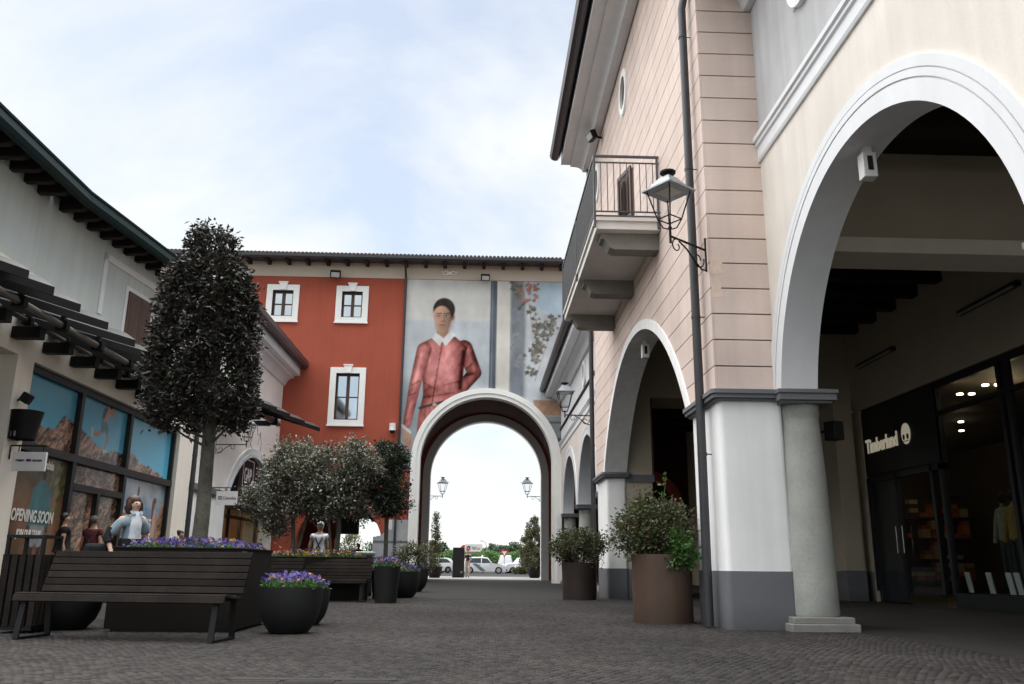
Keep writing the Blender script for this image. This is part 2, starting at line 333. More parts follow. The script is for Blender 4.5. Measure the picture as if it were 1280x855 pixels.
def npmesh(name, V, F, m, idx=None):
    me = bpy.data.meshes.new(name); nv, nf, k = len(V), len(F), F.shape[1]
    me.vertices.add(nv); me.vertices.foreach_set('co', np.ascontiguousarray(V, dtype=np.float32).ravel())
    me.loops.add(nf * k); me.loops.foreach_set('vertex_index', np.ascontiguousarray(F, dtype=np.int32).ravel())
    me.polygons.add(nf); me.polygons.foreach_set('loop_start', (np.arange(nf) * k).astype(np.int32)); me.polygons.foreach_set('loop_total', np.full(nf, k, dtype=np.int32))
    for mm in (m if isinstance(m, (list, tuple)) else [m]): me.materials.append(mm)
    if idx is not None: me.polygons.foreach_set('material_index', idx.astype(np.int32))
    me.update(calc_edges=True); return me
def blob_points(n, clusters, spread):
    c = clusters[RNG.integers(0, len(clusters), n)]; return c + RNG.normal(size=(n, 3)) * spread
# ------------------------------------------------------------------ flat prints painted by code (mural, shop posters)
def vnoise(x, y, seed):
    xi, yi = np.floor(x).astype(np.int64), np.floor(y).astype(np.int64); fx, fy = x - xi, y - yi; fx, fy = fx * fx * (3 - 2 * fx), fy * fy * (3 - 2 * fy)
    def hsh(a, b):
        n = (a * 374761393 + b * 668265263 + seed * 974711) & 0x7fffffff; n = ((n ^ (n >> 13)) * 1274126177) & 0x7fffffff; return ((n ^ (n >> 16)) & 0xffff) / 65535.0
    return (hsh(xi, yi) * (1 - fx) + hsh(xi + 1, yi) * fx) * (1 - fy) + (hsh(xi, yi + 1) * (1 - fx) + hsh(xi + 1, yi + 1) * fx) * fy
def fbm(x, y, seed, oct=5, gain=.5):
    s_, a, t = 0, 1.0, 0
    for o_ in range(oct): s_ = s_ + a * vnoise(x * 2 ** o_, y * 2 ** o_, seed + o_); t += a; a *= gain
    return s_ / t
def polysdf(x, y, P):
    d = np.full(x.shape, 1e9); ins = np.zeros(x.shape, bool); n = len(P)
    for i in range(n):
        (ax, ay), (bx, by) = P[i], P[(i + 1) % n]; ex, ey = bx - ax, by - ay; wx, wy = x - ax, y - ay
        t = np.clip((wx * ex + wy * ey) / (ex * ex + ey * ey + 1e-12), 0, 1); d = np.minimum(d, (wx - ex * t) ** 2 + (wy - ey * t) ** 2)
        c = (ay > y) != (by > y)
        with np.errstate(divide='ignore', invalid='ignore'): ins ^= c & (x < (bx - ax) * (y - ay) / (by - ay + 1e-12) + ax)
    d = np.sqrt(d); return np.where(ins, -d, d)
def capsdf(x, y, a, b, r0, r1):
    ex, ey = b[0] - a[0], b[1] - a[1]; t = np.clip(((x - a[0]) * ex + (y - a[1]) * ey) / (ex * ex + ey * ey + 1e-9), 0, 1)
    return np.hypot(x - a[0] - ex * t, y - a[1] - ey * t) - (r0 + (r1 - r0) * t)
class Paint:
    def __init__(s, a0, a1, b0, b1, step):
        s.na, s.nb = int((a1 - a0) / step) + 1, int((b1 - b0) / step) + 1
        s.x, s.y = np.meshgrid(np.linspace(a0, a1, s.na), np.linspace(b0, b1, s.nb)); s.c = np.zeros(s.x.shape + (3,)); s.step = step
    def fill(s, col): s.c[:] = col if np.ndim(col) == 1 else col
    def lay(s, sdf, col, soft=None, a=1.0):
        soft = soft or s.step * .8; m = np.clip(.5 - sdf / soft, 0, 1) * a
        col = np.asarray(col, float); s.c = s.c * (1 - m[..., None]) + (col if col.ndim == 3 else col[None, None]) * m[..., None]
    def ell(s, cx, cy, rx, ry): return (np.hypot((s.x - cx) / rx, (s.y - cy) / ry) - 1) * min(rx, ry)
    def tone(s, col, f): return np.asarray(col)[None, None] * np.clip(f, 0, 3)[..., None]
    def mesh(s, name, m, P3, keep=None):
        V = P3(s.x.ravel(), s.y.ravel()); i = np.arange(s.na * s.nb).reshape(s.nb, s.na)
        F = np.stack([i[:-1, :-1], i[:-1, 1:], i[1:, 1:], i[1:, :-1]], -1).reshape(-1, 4)
        if keep is not None:
            k = keep(s.x, s.y).ravel(); F = F[k[F].all(1)]
        me = npmesh(name, V, F, m); at = me.color_attributes.new('print', 'FLOAT_COLOR', 'POINT')
        at.data.foreach_set('color', np.concatenate([np.clip(s.c, 0, 1).reshape(-1, 3), np.ones((s.na * s.nb, 1))], 1).astype(np.float32).ravel()); return me
def printmat(name, rough, spec=.3, wear=.08):
    m = mat(name, (1, 1, 1), rough, wear, 1.0, .03, .05, 50, spec=spec); t = m.node_tree; sc = [n for n in t.nodes if n.type == 'VECT_MATH'][0]
    v = N(t, 'ShaderNodeVertexColor', layer_name='print'); t.links.new(v.outputs[0], sc.inputs[0]); return m
def scroll(c, right, up, r0, r1, a0, a1, n=18):
    c = Vector(c); right = Vector(right); up = Vector(up)
    return [c + (right * cos(a0 + (a1 - a0) * i / n) + up * sin(a0 + (a1 - a0) * i / n)) * (r0 + (r1 - r0) * i / n) for i in range(n + 1)]
# ================================================================== GROUND
g = MB(); g.box(-400, 400, -40, 1500, -0.30, -0.007)
ground = solo('ground', g, M['joint'], 'grey brown cobbled paving of the shopping court', 'paving', kind='structure', smooth=False)
ground.location.z = -0.30
def cobble_field():
    P = []; sx = 0.070; sy = 0.066
    for k in range(int((20.5 - 4.6) / sy)):
        y = 4.6 + k * sy
        x0, x1 = max(-0.66 * y - 0.6, -9.0), min(0.66 * y + 0.6, 9.6)
        nx = int((x1 - x0) / sx)
        for i in range(nx):
            x = round(x0 / sx) * sx + i * sx + (0.5 * sx if k % 2 else 0)
            ph = (x % 1.24) / 1.24
            P.append((x + random.uniform(-.008, .008), y + 0.15 * sin(pi * ph) + random.uniform(-.008, .008)))
    return np.array(P)
CP = cobble_field()
def cobble_arrays(P, ang, sc):
    n = len(P); hs = np.array([[-1, -1], [1, -1], [1, 1], [-1, 1]]) * 0.0312
    top = hs * 0.84
    R = np.stack([np.stack([np.cos(ang), -np.sin(ang)], -1), np.stack([np.sin(ang), np.cos(ang)], -1)], 1)
    jb = RNG.uniform(0.86, 1.12, (n, 4, 1))
    lo = np.einsum('nij,nkj->nki', R, hs[None] * jb * sc[:, None, None]) + P[:, None, :]; hi = np.einsum('nij,nkj->nki', R, top[None] * jb * sc[:, None, None]) + P[:, None, :]
    zt = RNG.uniform(-0.0013, 0.0008, (n, 1)) + RNG.uniform(-0.0007, 0.0007, (n, 4))
    V = np.concatenate([np.concatenate([lo, np.full((n, 4, 1), -0.009)], -1), np.concatenate([hi, zt[..., None]], -1)], 1)
    f = np.array([[4, 5, 6, 7], [0, 1, 5, 4], [1, 2, 6, 5], [2, 3, 7, 6], [3, 0, 4, 7]])
    F = (np.arange(n) * 8)[:, None, None] + f[None]
    return V.reshape(-1, 3), F.reshape(-1, 4)
vis = np.abs(CP[:, 0]) < 0.615 * CP[:, 1] + 0.05
d = np.where(vis & (CP[:, 1] > 5.35), CP[:, 1], 1e9); near = np.argsort(d)[:300]
rest = np.setdiff1d(np.arange(len(CP)), near); rp_ = CP[rest]
inside = (rp_[:, 0] > 3.2) & (rp_[:, 1] > 11.2) & (rp_[:, 0] < 3.95) & (rp_[:, 1] < 12.4)
rp_ = rp_[~inside]
V, F = cobble_arrays(rp_, RNG.normal(0, 0.10, len(rp_)), RNG.uniform(0.93, 1.06, len(rp_)))
o = link('cobble_paving', npmesh('cobble_paving', V, F, M['cobble']), ground); o['kind'] = 'stuff'; o.location = -Vector(ground.location)
var_ = []
for i in range(8):
    V, F = cobble_arrays(np.zeros((1, 2)), np.zeros(1), np.ones(1)); var_.append(npmesh('cobblestone', V, F, M['cobbleobj']))
for i in near:
    c = bpy.data.objects.new('cobblestone', random.choice(var_)); COL.objects.link(c); c.parent = ground
    c.location = Vector((CP[i][0], CP[i][1], 0)) - Vector(ground.location); c.rotation_euler.z = random.gauss(0, .1) + random.choice((0, pi / 2, pi)); s_ = random.uniform(.94, 1.05); c.scale = (s_, s_, 1)
# slotted stone drain in the foreground
dr = thing('drain_cover', (-1.15, 5.86, 0), 'pale stone drain cover with long slots in the foreground cobbles', 'drain cover')
for k in range(3):
    for q in range(5): part('stone_bar', MB().box(-1.62 + k * 0.36, -1.30 + k * 0.36, 5.66 + q * 0.085, 5.71 + q * 0.085, -0.012, 0.005), M['cobbleobj'], dr, bevel=0.004)
part('stone_edging', MB().box(-1.66, -0.54, 6.08, 6.16, -0.012, 0.006).box(-1.66, -0.54, 5.56, 5.645, -0.012, 0.006), M['cobbleobj'], dr, bevel=0.004)
# plaza beyond the arch and the car park road
tag(solo('car_park_road', MB().box(-120, 120, 62, 101, -0.03, -0.008), M['asphalt'], 'dark asphalt of the car park beyond the arch', 'road', smooth=False), kind='structure')
pv = mat('pale_paving', (0.20, 0.195, 0.185), 0.85, 0.15, 0.6, 0.12, 0.3, 8)
tag(solo('forecourt_paving', MB().box(-16, 16, 49.2, 61.8, -0.03, 0.004), pv, 'pale paved forecourt behind the red archway', 'paving', kind='structure', smooth=False), kind='structure')
ib = mat('dark_interior_floor', (0.022, 0.019, 0.017), 0.8, 0.2, 1.2, 0.1, 0.2, 30)

# ================================================================== PINK BUILDING (right, middle)
PB = thing('pink_building', (3.6, 17, 0), 'pink panelled building with white corner pier, balcony and wide arch on the right', 'building')
PX_ = 3.136
zc1, R1, yc1 = 0.11, 5.29, 17.1
def arcpts(cy, cz, R, zs, n=36):
    a = math.asin((zs - cz) / R); return [(cy + R * cos(a + (pi - 2 * a) * i / n), cz + R * sin(a + (pi - 2 * a) * i / n)) for i in range(n + 1)], a
pts, a1 = arcpts(yc1, zc1, R1 + 0.07, 3.06)
core = MB(); core.prism([(23.2, 3.06), (23.2, 13.1), (11.15, 13.1), (11.15, 3.06)] + pts[::-1], 'x', PX_ + 0.03, 3.66)
core.box(3.66, 4.0, 11.15, 12.3, 3.06, 13.1).box(3.66, 4.4, 21.6, 23.2, 3.06, 13.1)
part('wall', core, M['groove'], PB, smooth=False)
zs = [3.06] + [3.40 + .3712 * k for k in range(26)]
def hw_circ(cz, ry, rz): return lambda z: ry * sqrt(max(0, 1 - ((z - cz) / rz) ** 2)) if abs(z - cz) < rz else 0
obst = [(17.1, hw_circ(zc1, 5.46, 5.46)), (17.5, hw_circ(11.42, 0.50, 0.56)), (22.1, hw_circ(11.3, 0.50, 0.56)), (17.35, lambda z: 0.80 if 6.8 < z < 9.15 else 0)]
G_ = 0.017
for k in range(len(zs) - 1):
    z0, z1 = zs[k] + G_, min(zs[k + 1], 13.05)
    if z0 > 12.9: break
    zz_ = [z0 + (z1 - z0) * i / 6 for i in range(7)]
    act = sorted([(cy, h) for cy, h in obst if any(h(z) > 0 for z in zz_)], key=lambda q: q[0])
    left = [11.12] * 7; segs = []
    for cy, h in act: segs.append((left, [cy - h(z) for z in zz_])); left = [cy + h(z) for z in zz_]
    segs.append((left, [23.2] * 7))
    for L_, R_ in segs:
        pl = [(L_[i], zz_[i]) for i in range(7)] + [(R_[i], zz_[i]) for i in range(6, -1, -1)]
        if all(abs(L_[i] - L_[0]) < 1e-6 and abs(R_[i] - R_[0]) < 1e-6 for i in range(7)): pl = [(L_[0], z0), (L_[0], z1), (R_[0], z1), (R_[0], z0)]
        if max(R_[i] - L_[i] for i in range(7)) < 0.03: continue
        part('wall_panel', MB().prism(pl, 'x', PX_, PX_ + 0.031), M['pink'], PB, smooth=False)
    part('wall_panel', MB().box(PX_ + 0.032, 4.02, 11.12, 11.151, z0, z1), M['pink'], PB, smooth=False, bevel=0.004)
part('arch_surround', MB().band(yc1, zc1, R1, R1 + 0.19, 'x', PX_ - 0.025, 3.68, a1, pi - a1, 48), M['white'], PB)
def pier(x0, x1, y0, y1, parent, cap=True, whitem='white', r=0.07):
    def rr(o): 
        p = []; X0, X1, Y0, Y1 = x0 - o, x1 + o, y0 - o, y1 + o
        for cx_, cy_, a in ((X1 - r, Y1 - r, 0), (X0 + r, Y1 - r, pi / 2), (X0 + r, Y0 + r, pi), (X1 - r, Y0 + r, 1.5 * pi)):
            for i in range(5): p.append((cx_ + r * cos(a + pi / 2 * i / 4), cy_ + r * sin(a + pi / 2 * i / 4)))
        return p
    p_ = part('pier', MB().prism(rr(0), 'z', 0.7, 2.95), M[whitem], parent)
    part('pier_base', MB().prism(rr(0.014), 'z', -0.01, 0.715), M['plinth'], parent)
    if cap:
        part('capital', MB().prism(rr(0.05), 'z', 2.915, 2.955).prism(rr(0.095), 'z', 2.95, 3.01).prism(rr(0.12), 'z', 3.005, 3.062), M['band'], parent)
pier(PX_ + .02, 4.02, 11.08, 12.55, PB); pier(PX_ + .02, 3.66, 21.5, 23.15, PB)
part('pier', MB().box(4.30, 4.72, 11.75, 12.5, 0.0, 5.2), M['storecream'], PB); part('pier_base', MB().box(4.29, 4.74, 11.73, 12.51, 0, 0.72), M['plinth'], PB)
part('soffit', MB().box(3.70, 4.1, 11.152, 12.3, 2.9, 3.055), M['white'], PB)
corn = [(2.26, 13.0), (2.24, 12.56), (2.52, 12.56), (2.53, 12.50), (2.56, 12.50), (2.70, 12.49), (2.80, 12.46), (2.87, 12.40), (2.90, 12.33), (3.12, 12.33), (3.12, 13.06)]
part('cornice', MB().prism(corn, 'y', 11.0, 23.5), M['greywhite'], PB)
gut = [(1.92, 13.02), (1.90, 12.86), (1.95, 12.76), (2.04, 12.71), (2.14, 12.72), (2.20, 12.80), (2.235, 12.86), (2.235, 13.02)]
part('gutter', MB().prism(gut, 'y', 11.0, 23.55), M['pipe'], PB)
part('roof', MB().prism([(1.98, 13.03), (1.98, 13.10), (6.2, 14.6), (10.4, 13.1), (10.4, 13.03)], 'y', 11.1, 23.4), M['tile'], PB)
for cy, cz in ((17.5, 11.42), (22.1, 11.3)):
    o_ = part('round_window', MB().box(PX_ + 0.035, PX_ + 0.05, cy - .45, cy + .45, cz - .5, cz + .5), M['greyplaster'], PB)
    fr = MB()
    for r0, r1, xx in ((0.36, 0.50, PX_ - .035), (0.44, 0.53, PX_ - .015)):
        n = 40; vs = []; fs = []
        for i in range(n):
            t = 2 * pi * i / n
            for r, x in ((r0, xx), (r1, xx), (r1, PX_ + .033), (r0, PX_ + .033)): vs.append((x, cy + r * cos(t) * .94, cz + r * sin(t) * 1.08))
        for i in range(n):
            for k in range(4): fs.append((4 * i + k, 4 * i + (k + 1) % 4, 4 * ((i + 1) % n) + (k + 1) % 4, 4 * ((i + 1) % n) + k))
        fr.add(vs, fs)
    part('frame', fr, M['white'], o_)
# balcony
bal = part('balcony', MB().box(1.98, PX_ - .003, 14.1, 20.0, 6.60, 6.78).box(1.94, PX_ - .003, 14.06, 20.04, 6.75, 6.83), M['slab'], PB, bevel=0.008)
part('slab_edge', MB().box(1.93, PX_ - .004, 14.05, 20.05, 6.832, 6.852), M['rail'], bal)
for by in (14.45, 17.05, 19.6):
    q = [(2.08, 6.60), (2.08, 6.50), (2.15, 6.47), (2.20, 6.40), (2.24, 6.33), (2.32, 6.29), (PX_ - .003, 6.29), (PX_ - .003, 6.60)]
    part('bracket', MB().prism(q, 'y', by - .17, by + .17), M['bracket'], bal, smooth=False)
part('handrail', MB().box(1.93, 1.97, 14.06, 20.04, 8.0, 8.04).box(1.97, PX_, 14.06, 14.10, 8.0, 8.04).box(1.97, PX_, 20.0, 20.04, 8.0, 8.04), M['rail'], bal)
part('middle_rail', MB().box(1.94, 1.96, 14.07, 20.03, 7.885, 7.91).box(1.96, PX_, 14.07, 14.09, 7.885, 7.91).box(1.96, PX_, 20.01, 20.03, 7.885, 7.91), M['rail'], bal)
part('bottom_rail', MB().box(1.94, 1.96, 14.07, 20.03, 6.92, 6.945).box(1.96, PX_, 14.07, 14.09, 6.92, 6.945).box(1.96, PX_, 20.01, 20.03, 6.92, 6.945), M['rail'], bal)
bme = MB().tube([(0, 0, 6.94), (0, 0, 7.89)], 0.0085, 6).mesh('baluster', M['rail']); pme = MB().box(-.02, .02, -.02, .02, 6.62, 8.02).mesh('rail_post', M['rail'])
def inst(name, me, par, loc):
    b_ = bpy.data.objects.new(name, me); COL.objects.link(b_); b_.parent = par; b_.location = loc
for i in range(1, 50): inst('baluster', bme, bal, (1.95, 14.08 + i * .1188, 0))
for i in range(1, 10): inst('baluster', bme, bal, (1.95 + i * .119, 14.08, 0)); inst('baluster', bme, bal, (1.95 + i * .119, 20.02, 0))
for p_ in ((1.95, 14.08), (1.95, 17.05), (1.95, 20.02), (3.10, 14.08), (3.10, 20.02)): inst('rail_post', pme, bal, (p_[0], p_[1], 0))
dw = part('balcony_door', MB().box(PX_ + .04, PX_ + .06, 16.5, 18.2, 6.8, 9.2), M['winglass'], PB)
def leaf_shutter(h, wdt):
    sh = MB().box(-.02, .02, 0, .07, 0, h).box(-.02, .02, wdt - .07, wdt, 0, h).box(-.02, .02, .07, wdt - .07, 0, .09).box(-.02, .02, .07, wdt - .07, h - .09, h).box(-.02, .02, .07, wdt - .07, h * .5 - .04, h * .5 + .04)
    return sh
def slats(h, wdt):
    s_ = MB(); n = int(h / .06)
    for i in range(n): s_.obox((0, wdt / 2, .06 + i * (h - .12) / n + .03), (.03, wdt - .13, .010), Matrix.Rotation(radians(35), 3, 'Y'))
    return s_
for (yy, rz) in ((16.60, radians(13)), (18.12, radians(179))):
    o_ = part('shutter', leaf_shutter(2.25, .74), M['shutter'], PB); o_.location = Vector((PX_ - .045, yy, 6.88)) - Vector(PB.location); o_.rotation_euler.z = rz
    part('slats', slats(2.25, .74), M['shutter'], o_)
# roughcast repair patch on the corner near the lamp: same wall, older paint
for (y_, z_, w_, h_) in ((0, 4.72, .20, .28), (0, 4.38, .17, .26)):
    part('paint_patch', MB().prism([(PX_ + .02, z_), (PX_ + w_ + .02, z_ + .02), (PX_ + w_ - .03, z_ + h_ * .4), (PX_ + w_, z_ + h_ * .7), (PX_ + w_ - .05, z_ + h_), (PX_ + .02, z_ + h_)], 'y', 11.1175, 11.12), mat('old_pink_paint', (0.72, 0.56, 0.46), 0.85, 0.1, 8), PB, smooth=False)

# ================================================================== ARCADED CREAM / GREY WALLS
def arcade(root, X, Y0, Y1, centres, strz, cornz, upper, lower, oculi, colside, T=0.45, R=2.69, zc=2.61, zs_=3.05, endproud=0.0):
    dz = zs_ - zc; hw = sqrt(R * R - dz * dz); a = math.asin(dz / R); RR = R + .06; aa = math.asin(dz / RR)
    out_ = [(Y0, zs_)]
    for c in sorted(centres):
        out_ += [(c - RR * cos(aa + (pi - 2 * aa) * i / 32), zc + RR * sin(aa + (pi - 2 * aa) * i / 32)) for i in range(33)]
    out_ += [(Y1, zs_), (Y1, strz + .05), (Y0, strz + .05)]
    part('lower_wall', MB().prism(out_, 'x', X, X + T), M[lower], root, smooth=False)
    part('upper_wall', MB().box(X + .01, X + T, Y0, Y1, strz + .06, cornz + .9), M[upper], root, smooth=False)
    for c in centres:
        s_ = MB().band(c, zc, R, R + .20, 'x', X - .030, X + T + .01, a, pi - a, 56)
        s_.band(c, zc, R + .218, R + .29, 'x', X - .036, X + .002, a * .93, pi - a * .93, 56).band(c, zc, R + .305, R + .41, 'x', X - .034, X + .001, a * .9, pi - a * .9, 56).band(c, zc, R + .15, R + .40, 'x', X - .014, X + .003, a * .91, pi - a * .91, 56)
        part('arch_surround', s_, M['greywhite'], root)
    p_ = [(X + .005, strz - .02), (X - .03, strz - .02), (X - .045, strz + .02), (X - .03, strz + .04), (X - .03, strz + .20), (X - .06, strz + .22), (X - .06, strz + .27), (X - .09, strz + .29), (X - .09, strz + .36), (X + .005, strz + .36)]
    part('string_course', MB().prism(p_, 'y', Y0, Y1 - endproud), M['greywhite'], root)
    k = cornz
    cp = [(X + .02, k), (X - .10, k), (X - .12, k + .05), (X - .15, k + .13), (X - .22, k + .22), (X - .33, k + .28), (X - .40, k + .29), (X - .41, k + .34), (X - .72, k + .34), (X - .73, k + .75), (X + .02, k + .75)]
    part('cornice', MB().prism(cp, 'y', Y0, Y1), M['greywhite'], root)
    gp = [(X - 1.0, k + .84), (X - 1.02, k + .70), (X - .97, k + .60), (X - .88, k + .56), (X - .80, k + .60), (X - .74, k + .68), (X - .74, k + .84)]
    part('gutter', MB().prism(gp, 'y', Y0, Y1), M['pipe'], root)
    part('roof', MB().prism([(X - .98, k + .85), (X - .98, k + .92), (X + 3, k + 2.3), (X + 7, k + .9), (X + 7, k + .85)], 'y', Y0, Y1), M['tile'], root)
    for cy, cz in oculi:
        o_ = part('round_window', MB().box(X + .0, X + .005, cy - .36, cy + .36, cz - .40, cz + .40), M['greyplaster'], root)
        fr = MB(); n = 36; vs = []; fs = []
        for i in range(n):
            t = 2 * pi * i / n
            for r, x in ((.32, X - .06), (.46, X - .06), (.46, X + .012), (.32, X + .012)): vs.append((x, cy + r * cos(t) * .94, cz + r * sin(t) * 1.08))
        for i in range(n):
            for q in range(4): fs.append((4 * i + q, 4 * i + (q + 1) % 4, 4 * ((i + 1) % n) + (q + 1) % 4, 4 * ((i + 1) % n) + q))
        part('frame', fr.add(vs, fs), M['white'], o_)
    for cy in colside:
        cx_ = X + .31
        part('column', MB().lathe([(.30, .16), (.322, .20), (.318, .5), (.308, 1.2), (.288, 2.0), (.258, 2.66), (.258, 2.72), (.27, 2.74), (.27, 2.88)], (cx_, cy, 0), 40), M['stone'], root)
        part('column_base', MB().box(cx_ - .43, cx_ + .43, cy - .40, cy + .40, -.01, .092).box(cx_ - .385, cx_ + .385, cy - .355, cy + .355, .088, .17), M['basestone'], root, bevel=0.012)
        part('capital', MB().box(cx_ - .33, cx_ + .35, cy - .33, cy + .33, 2.87, 2.91).box(cx_ - .37, cx_ + .40, cy - .37, cy + .37, 2.905, 3.0).box(cx_ - .39, cx_ + .42, cy - .39, cy + .39, 2.995, 3.052), M['band'], root, bevel=0.008)
CB = thing('cream_arcade_building', (5.5, 6.5, 0), 'cream arcade building with big white arch and grey upper wall at right front', 'building')
arcade(CB, 3.97, 2.6, 11.118, [8.20], 6.47, 9.0, 'greyplaster', 'cream', [(9.15, 8.2)], [11.22, 5.25])
GB = thing('grey_arcade_building', (5.5, 31, 0), 'pale grey and cream arcaded building between the pink house and red gate', 'building')
arcade(GB, 3.74, 23.25, 39.95, [36.15, 30.1], 6.05, 8.25, 'greywhite', 'cream', [(30.5, 7.65)], [39.0, 33.1, 27.2])
part('pier', MB().box(3.76, 4.2, 23.25, 26.9, 0, 3.05), M['cream'], GB, smooth=False)

# ------------------------------------------------------------------ portico interior (part of the cream arcade building)
BX = 9.65
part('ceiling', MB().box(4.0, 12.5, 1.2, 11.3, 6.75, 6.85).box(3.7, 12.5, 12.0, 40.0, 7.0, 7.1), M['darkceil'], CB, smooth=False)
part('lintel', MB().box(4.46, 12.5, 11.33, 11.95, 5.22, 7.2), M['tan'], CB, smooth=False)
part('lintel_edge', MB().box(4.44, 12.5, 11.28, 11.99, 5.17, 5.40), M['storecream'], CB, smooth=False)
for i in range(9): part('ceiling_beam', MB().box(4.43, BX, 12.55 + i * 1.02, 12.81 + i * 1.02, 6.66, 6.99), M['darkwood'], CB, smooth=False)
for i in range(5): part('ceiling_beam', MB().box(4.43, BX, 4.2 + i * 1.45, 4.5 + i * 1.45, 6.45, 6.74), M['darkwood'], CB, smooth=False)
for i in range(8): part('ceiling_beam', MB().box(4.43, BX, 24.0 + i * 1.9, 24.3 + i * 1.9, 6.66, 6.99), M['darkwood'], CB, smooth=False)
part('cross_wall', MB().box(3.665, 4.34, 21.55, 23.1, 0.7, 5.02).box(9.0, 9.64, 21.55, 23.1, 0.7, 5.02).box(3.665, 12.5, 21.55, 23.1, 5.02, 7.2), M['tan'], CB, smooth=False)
part('cross_wall_base', MB().box(3.665, 4.355, 21.53, 23.12, 0, 0.7), M['plinth'], CB, smooth=False); part('cross_wall_base', MB().box(8.985, 9.64, 21.53, 23.12, 0, 0.7), M['plinth'], CB, smooth=False)
part('wall_band', MB().box(3.665, 4.38, 21.49, 21.55, 2.84, 3.02), M['band'], CB, smooth=False)
part('pilaster', MB().box(9.0, 9.45, 21.20, 21.548, 0.7, 4.9), M['tan'], CB, smooth=False); part('pilaster_base', MB().box(8.985, 9.47, 21.18, 21.525, 0, 0.72), M['plinth'], CB, smooth=False)
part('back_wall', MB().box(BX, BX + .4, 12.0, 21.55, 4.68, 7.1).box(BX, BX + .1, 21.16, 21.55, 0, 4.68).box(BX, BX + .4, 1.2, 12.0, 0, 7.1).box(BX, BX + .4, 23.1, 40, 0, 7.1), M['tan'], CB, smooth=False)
part('back_wall_base', MB().box(BX - .015, BX, 21.16, 21.55, 0, .7), M['plinth'], CB, smooth=False)
part('end_wall', MB().box(3.8, 12.5, 39.6, 39.9, 0, 7.1), M['maroon'], CB, smooth=False)
part('end_arch', MB().band(7.6, 3.4, 1.3, 1.75, 'y', 39.45, 39.6, 0, pi, 32).box(5.85, 6.3, 39.45, 39.6, 0, 3.4).box(8.9, 9.35, 39.45, 39.6, 0, 3.4), M['red'], CB)
part('end_shop', MB().box(6.3, 8.9, 39.5, 39.6, 0, 3.4), M['frameblack'], CB, smooth=False)
text('IOL', 0.42, (7.05, 39.49, 3.5), (1, 0, 0), (0, 0, 1), emat('orange_sign', (1.0, 0.25, 0.08), 0.8), CB)
part('floor', MB().box(4.75, 9.64, 1.5, 40, -.012, .003), ib, CB, smooth=False)
# shopfront
SH = part('shopfront', MB().box(BX + .06, BX + .16, 17.55, 21.15, 2.95, 4.68).box(BX + .06, BX + .16, 12.0, 17.55, 4.52, 4.68), M['black'], CB, smooth=False)
part('fascia', MB().box(BX + .03, BX + .06, 17.6, 21.12, 3.0, 4.62), M['frameblack'], SH, smooth=False)
fm = MB()
for y_ in (12.1, 14.98, 15.2, 17.60, 17.98, 19.58, 21.02): fm.box(BX + .02, BX + .14, y_, y_ + .11, 0.26, 4.55 if y_ < 17.7 else 2.95)
fm.box(BX + .02, BX + .14, 12.0, 17.6, .16, .30).box(BX + .02, BX + .14, 17.6, 21.14, 2.82, 2.94).box(BX + .021, BX + .14, 12.0, 17.6, 3.95, 4.03).box(BX, BX + .16, 12.0, 17.6, -.01, .17)
part('frame', fm, M['frameblack'], SH, smooth=False)
part('display_pane', MB().box(BX + .08, BX + .086, 15.25, 17.62, .3, 4.5), M['glass'], SH, smooth=False)
part('display_pane', MB().box(BX + .08, BX + .086, 12.2, 15.0, .3, 4.5), M['glass'], SH, smooth=False)
part('door_leaf', MB().box(BX + .07, BX + .10, 19.68, 21.05, .02, 2.82), mat('dark_glazed_door', (.02, .024, .027), .15, .05), SH, smooth=False)
part('door_pane', MB().box(BX + .08, BX + .086, 18.08, 19.58, .02, 2.82), M['glass'], SH, smooth=False)
for y_ in (19.78, 19.48):
    part('door_handle', MB().tube([(BX + .06, y_, 1.12), (BX - .02, y_, 1.12), (BX - .02, y_, 1.72), (BX + .06, y_, 1.72)], .016, 8), mat('steel_handle', (.5, .5, .5), .25, .02, metal=.9), SH)
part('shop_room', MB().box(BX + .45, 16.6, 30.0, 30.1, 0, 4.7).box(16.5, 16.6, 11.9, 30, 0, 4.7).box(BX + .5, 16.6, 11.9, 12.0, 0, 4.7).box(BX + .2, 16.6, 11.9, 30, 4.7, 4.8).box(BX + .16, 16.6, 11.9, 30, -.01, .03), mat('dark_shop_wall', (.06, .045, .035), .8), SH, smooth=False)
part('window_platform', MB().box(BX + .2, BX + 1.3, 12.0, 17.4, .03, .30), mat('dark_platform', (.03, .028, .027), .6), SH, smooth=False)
text('Timberland', 0.47, (BX + .02, 20.98, 3.56), (0, -1, 0), (0, 0, 1), M['signlit'], SH, width=.76, bold=.012, extrude=.01)
lg = MB()
cy_, cz_ = 18.92, 3.76
lg.prism([(cy_ + .21 * cos(t) * .95, cz_ + .24 * sin(t)) for t in [2 * pi * i / 28 for i in range(28)]], 'x', BX + .012, BX + .028)
part('tree_emblem', lg, M['signlit'], SH, smooth=False)
em = MB()
for s_ in (-1, 1): em.prism([(cy_ + s_ * .09 + .05 * cos(t), cz_ - .07 + .065 * sin(t)) for t in [2 * pi * i / 14 for i in range(14)]], 'x', BX + .006, BX + .011)
em.box(BX + .006, BX + .011, cy_ - .14, cy_ + .14, cz_ - .175, cz_ - .16)
part('emblem_mark', em, M['frameblack'], SH, smooth=False)
for i, (x_, y_) in enumerate(((10.25, 17.55), (10.48, 17.5), (10.25, 16.6), (10.48, 16.55), (11.2, 22.6), (11.9, 24.2), (12.2, 21.0), (13.0, 22.4))):
    part('ceiling_spot', MB().lathe([(.065, 0), (.065, .03)], (x_, y_, 4.40), 14), M['spot'], SH)
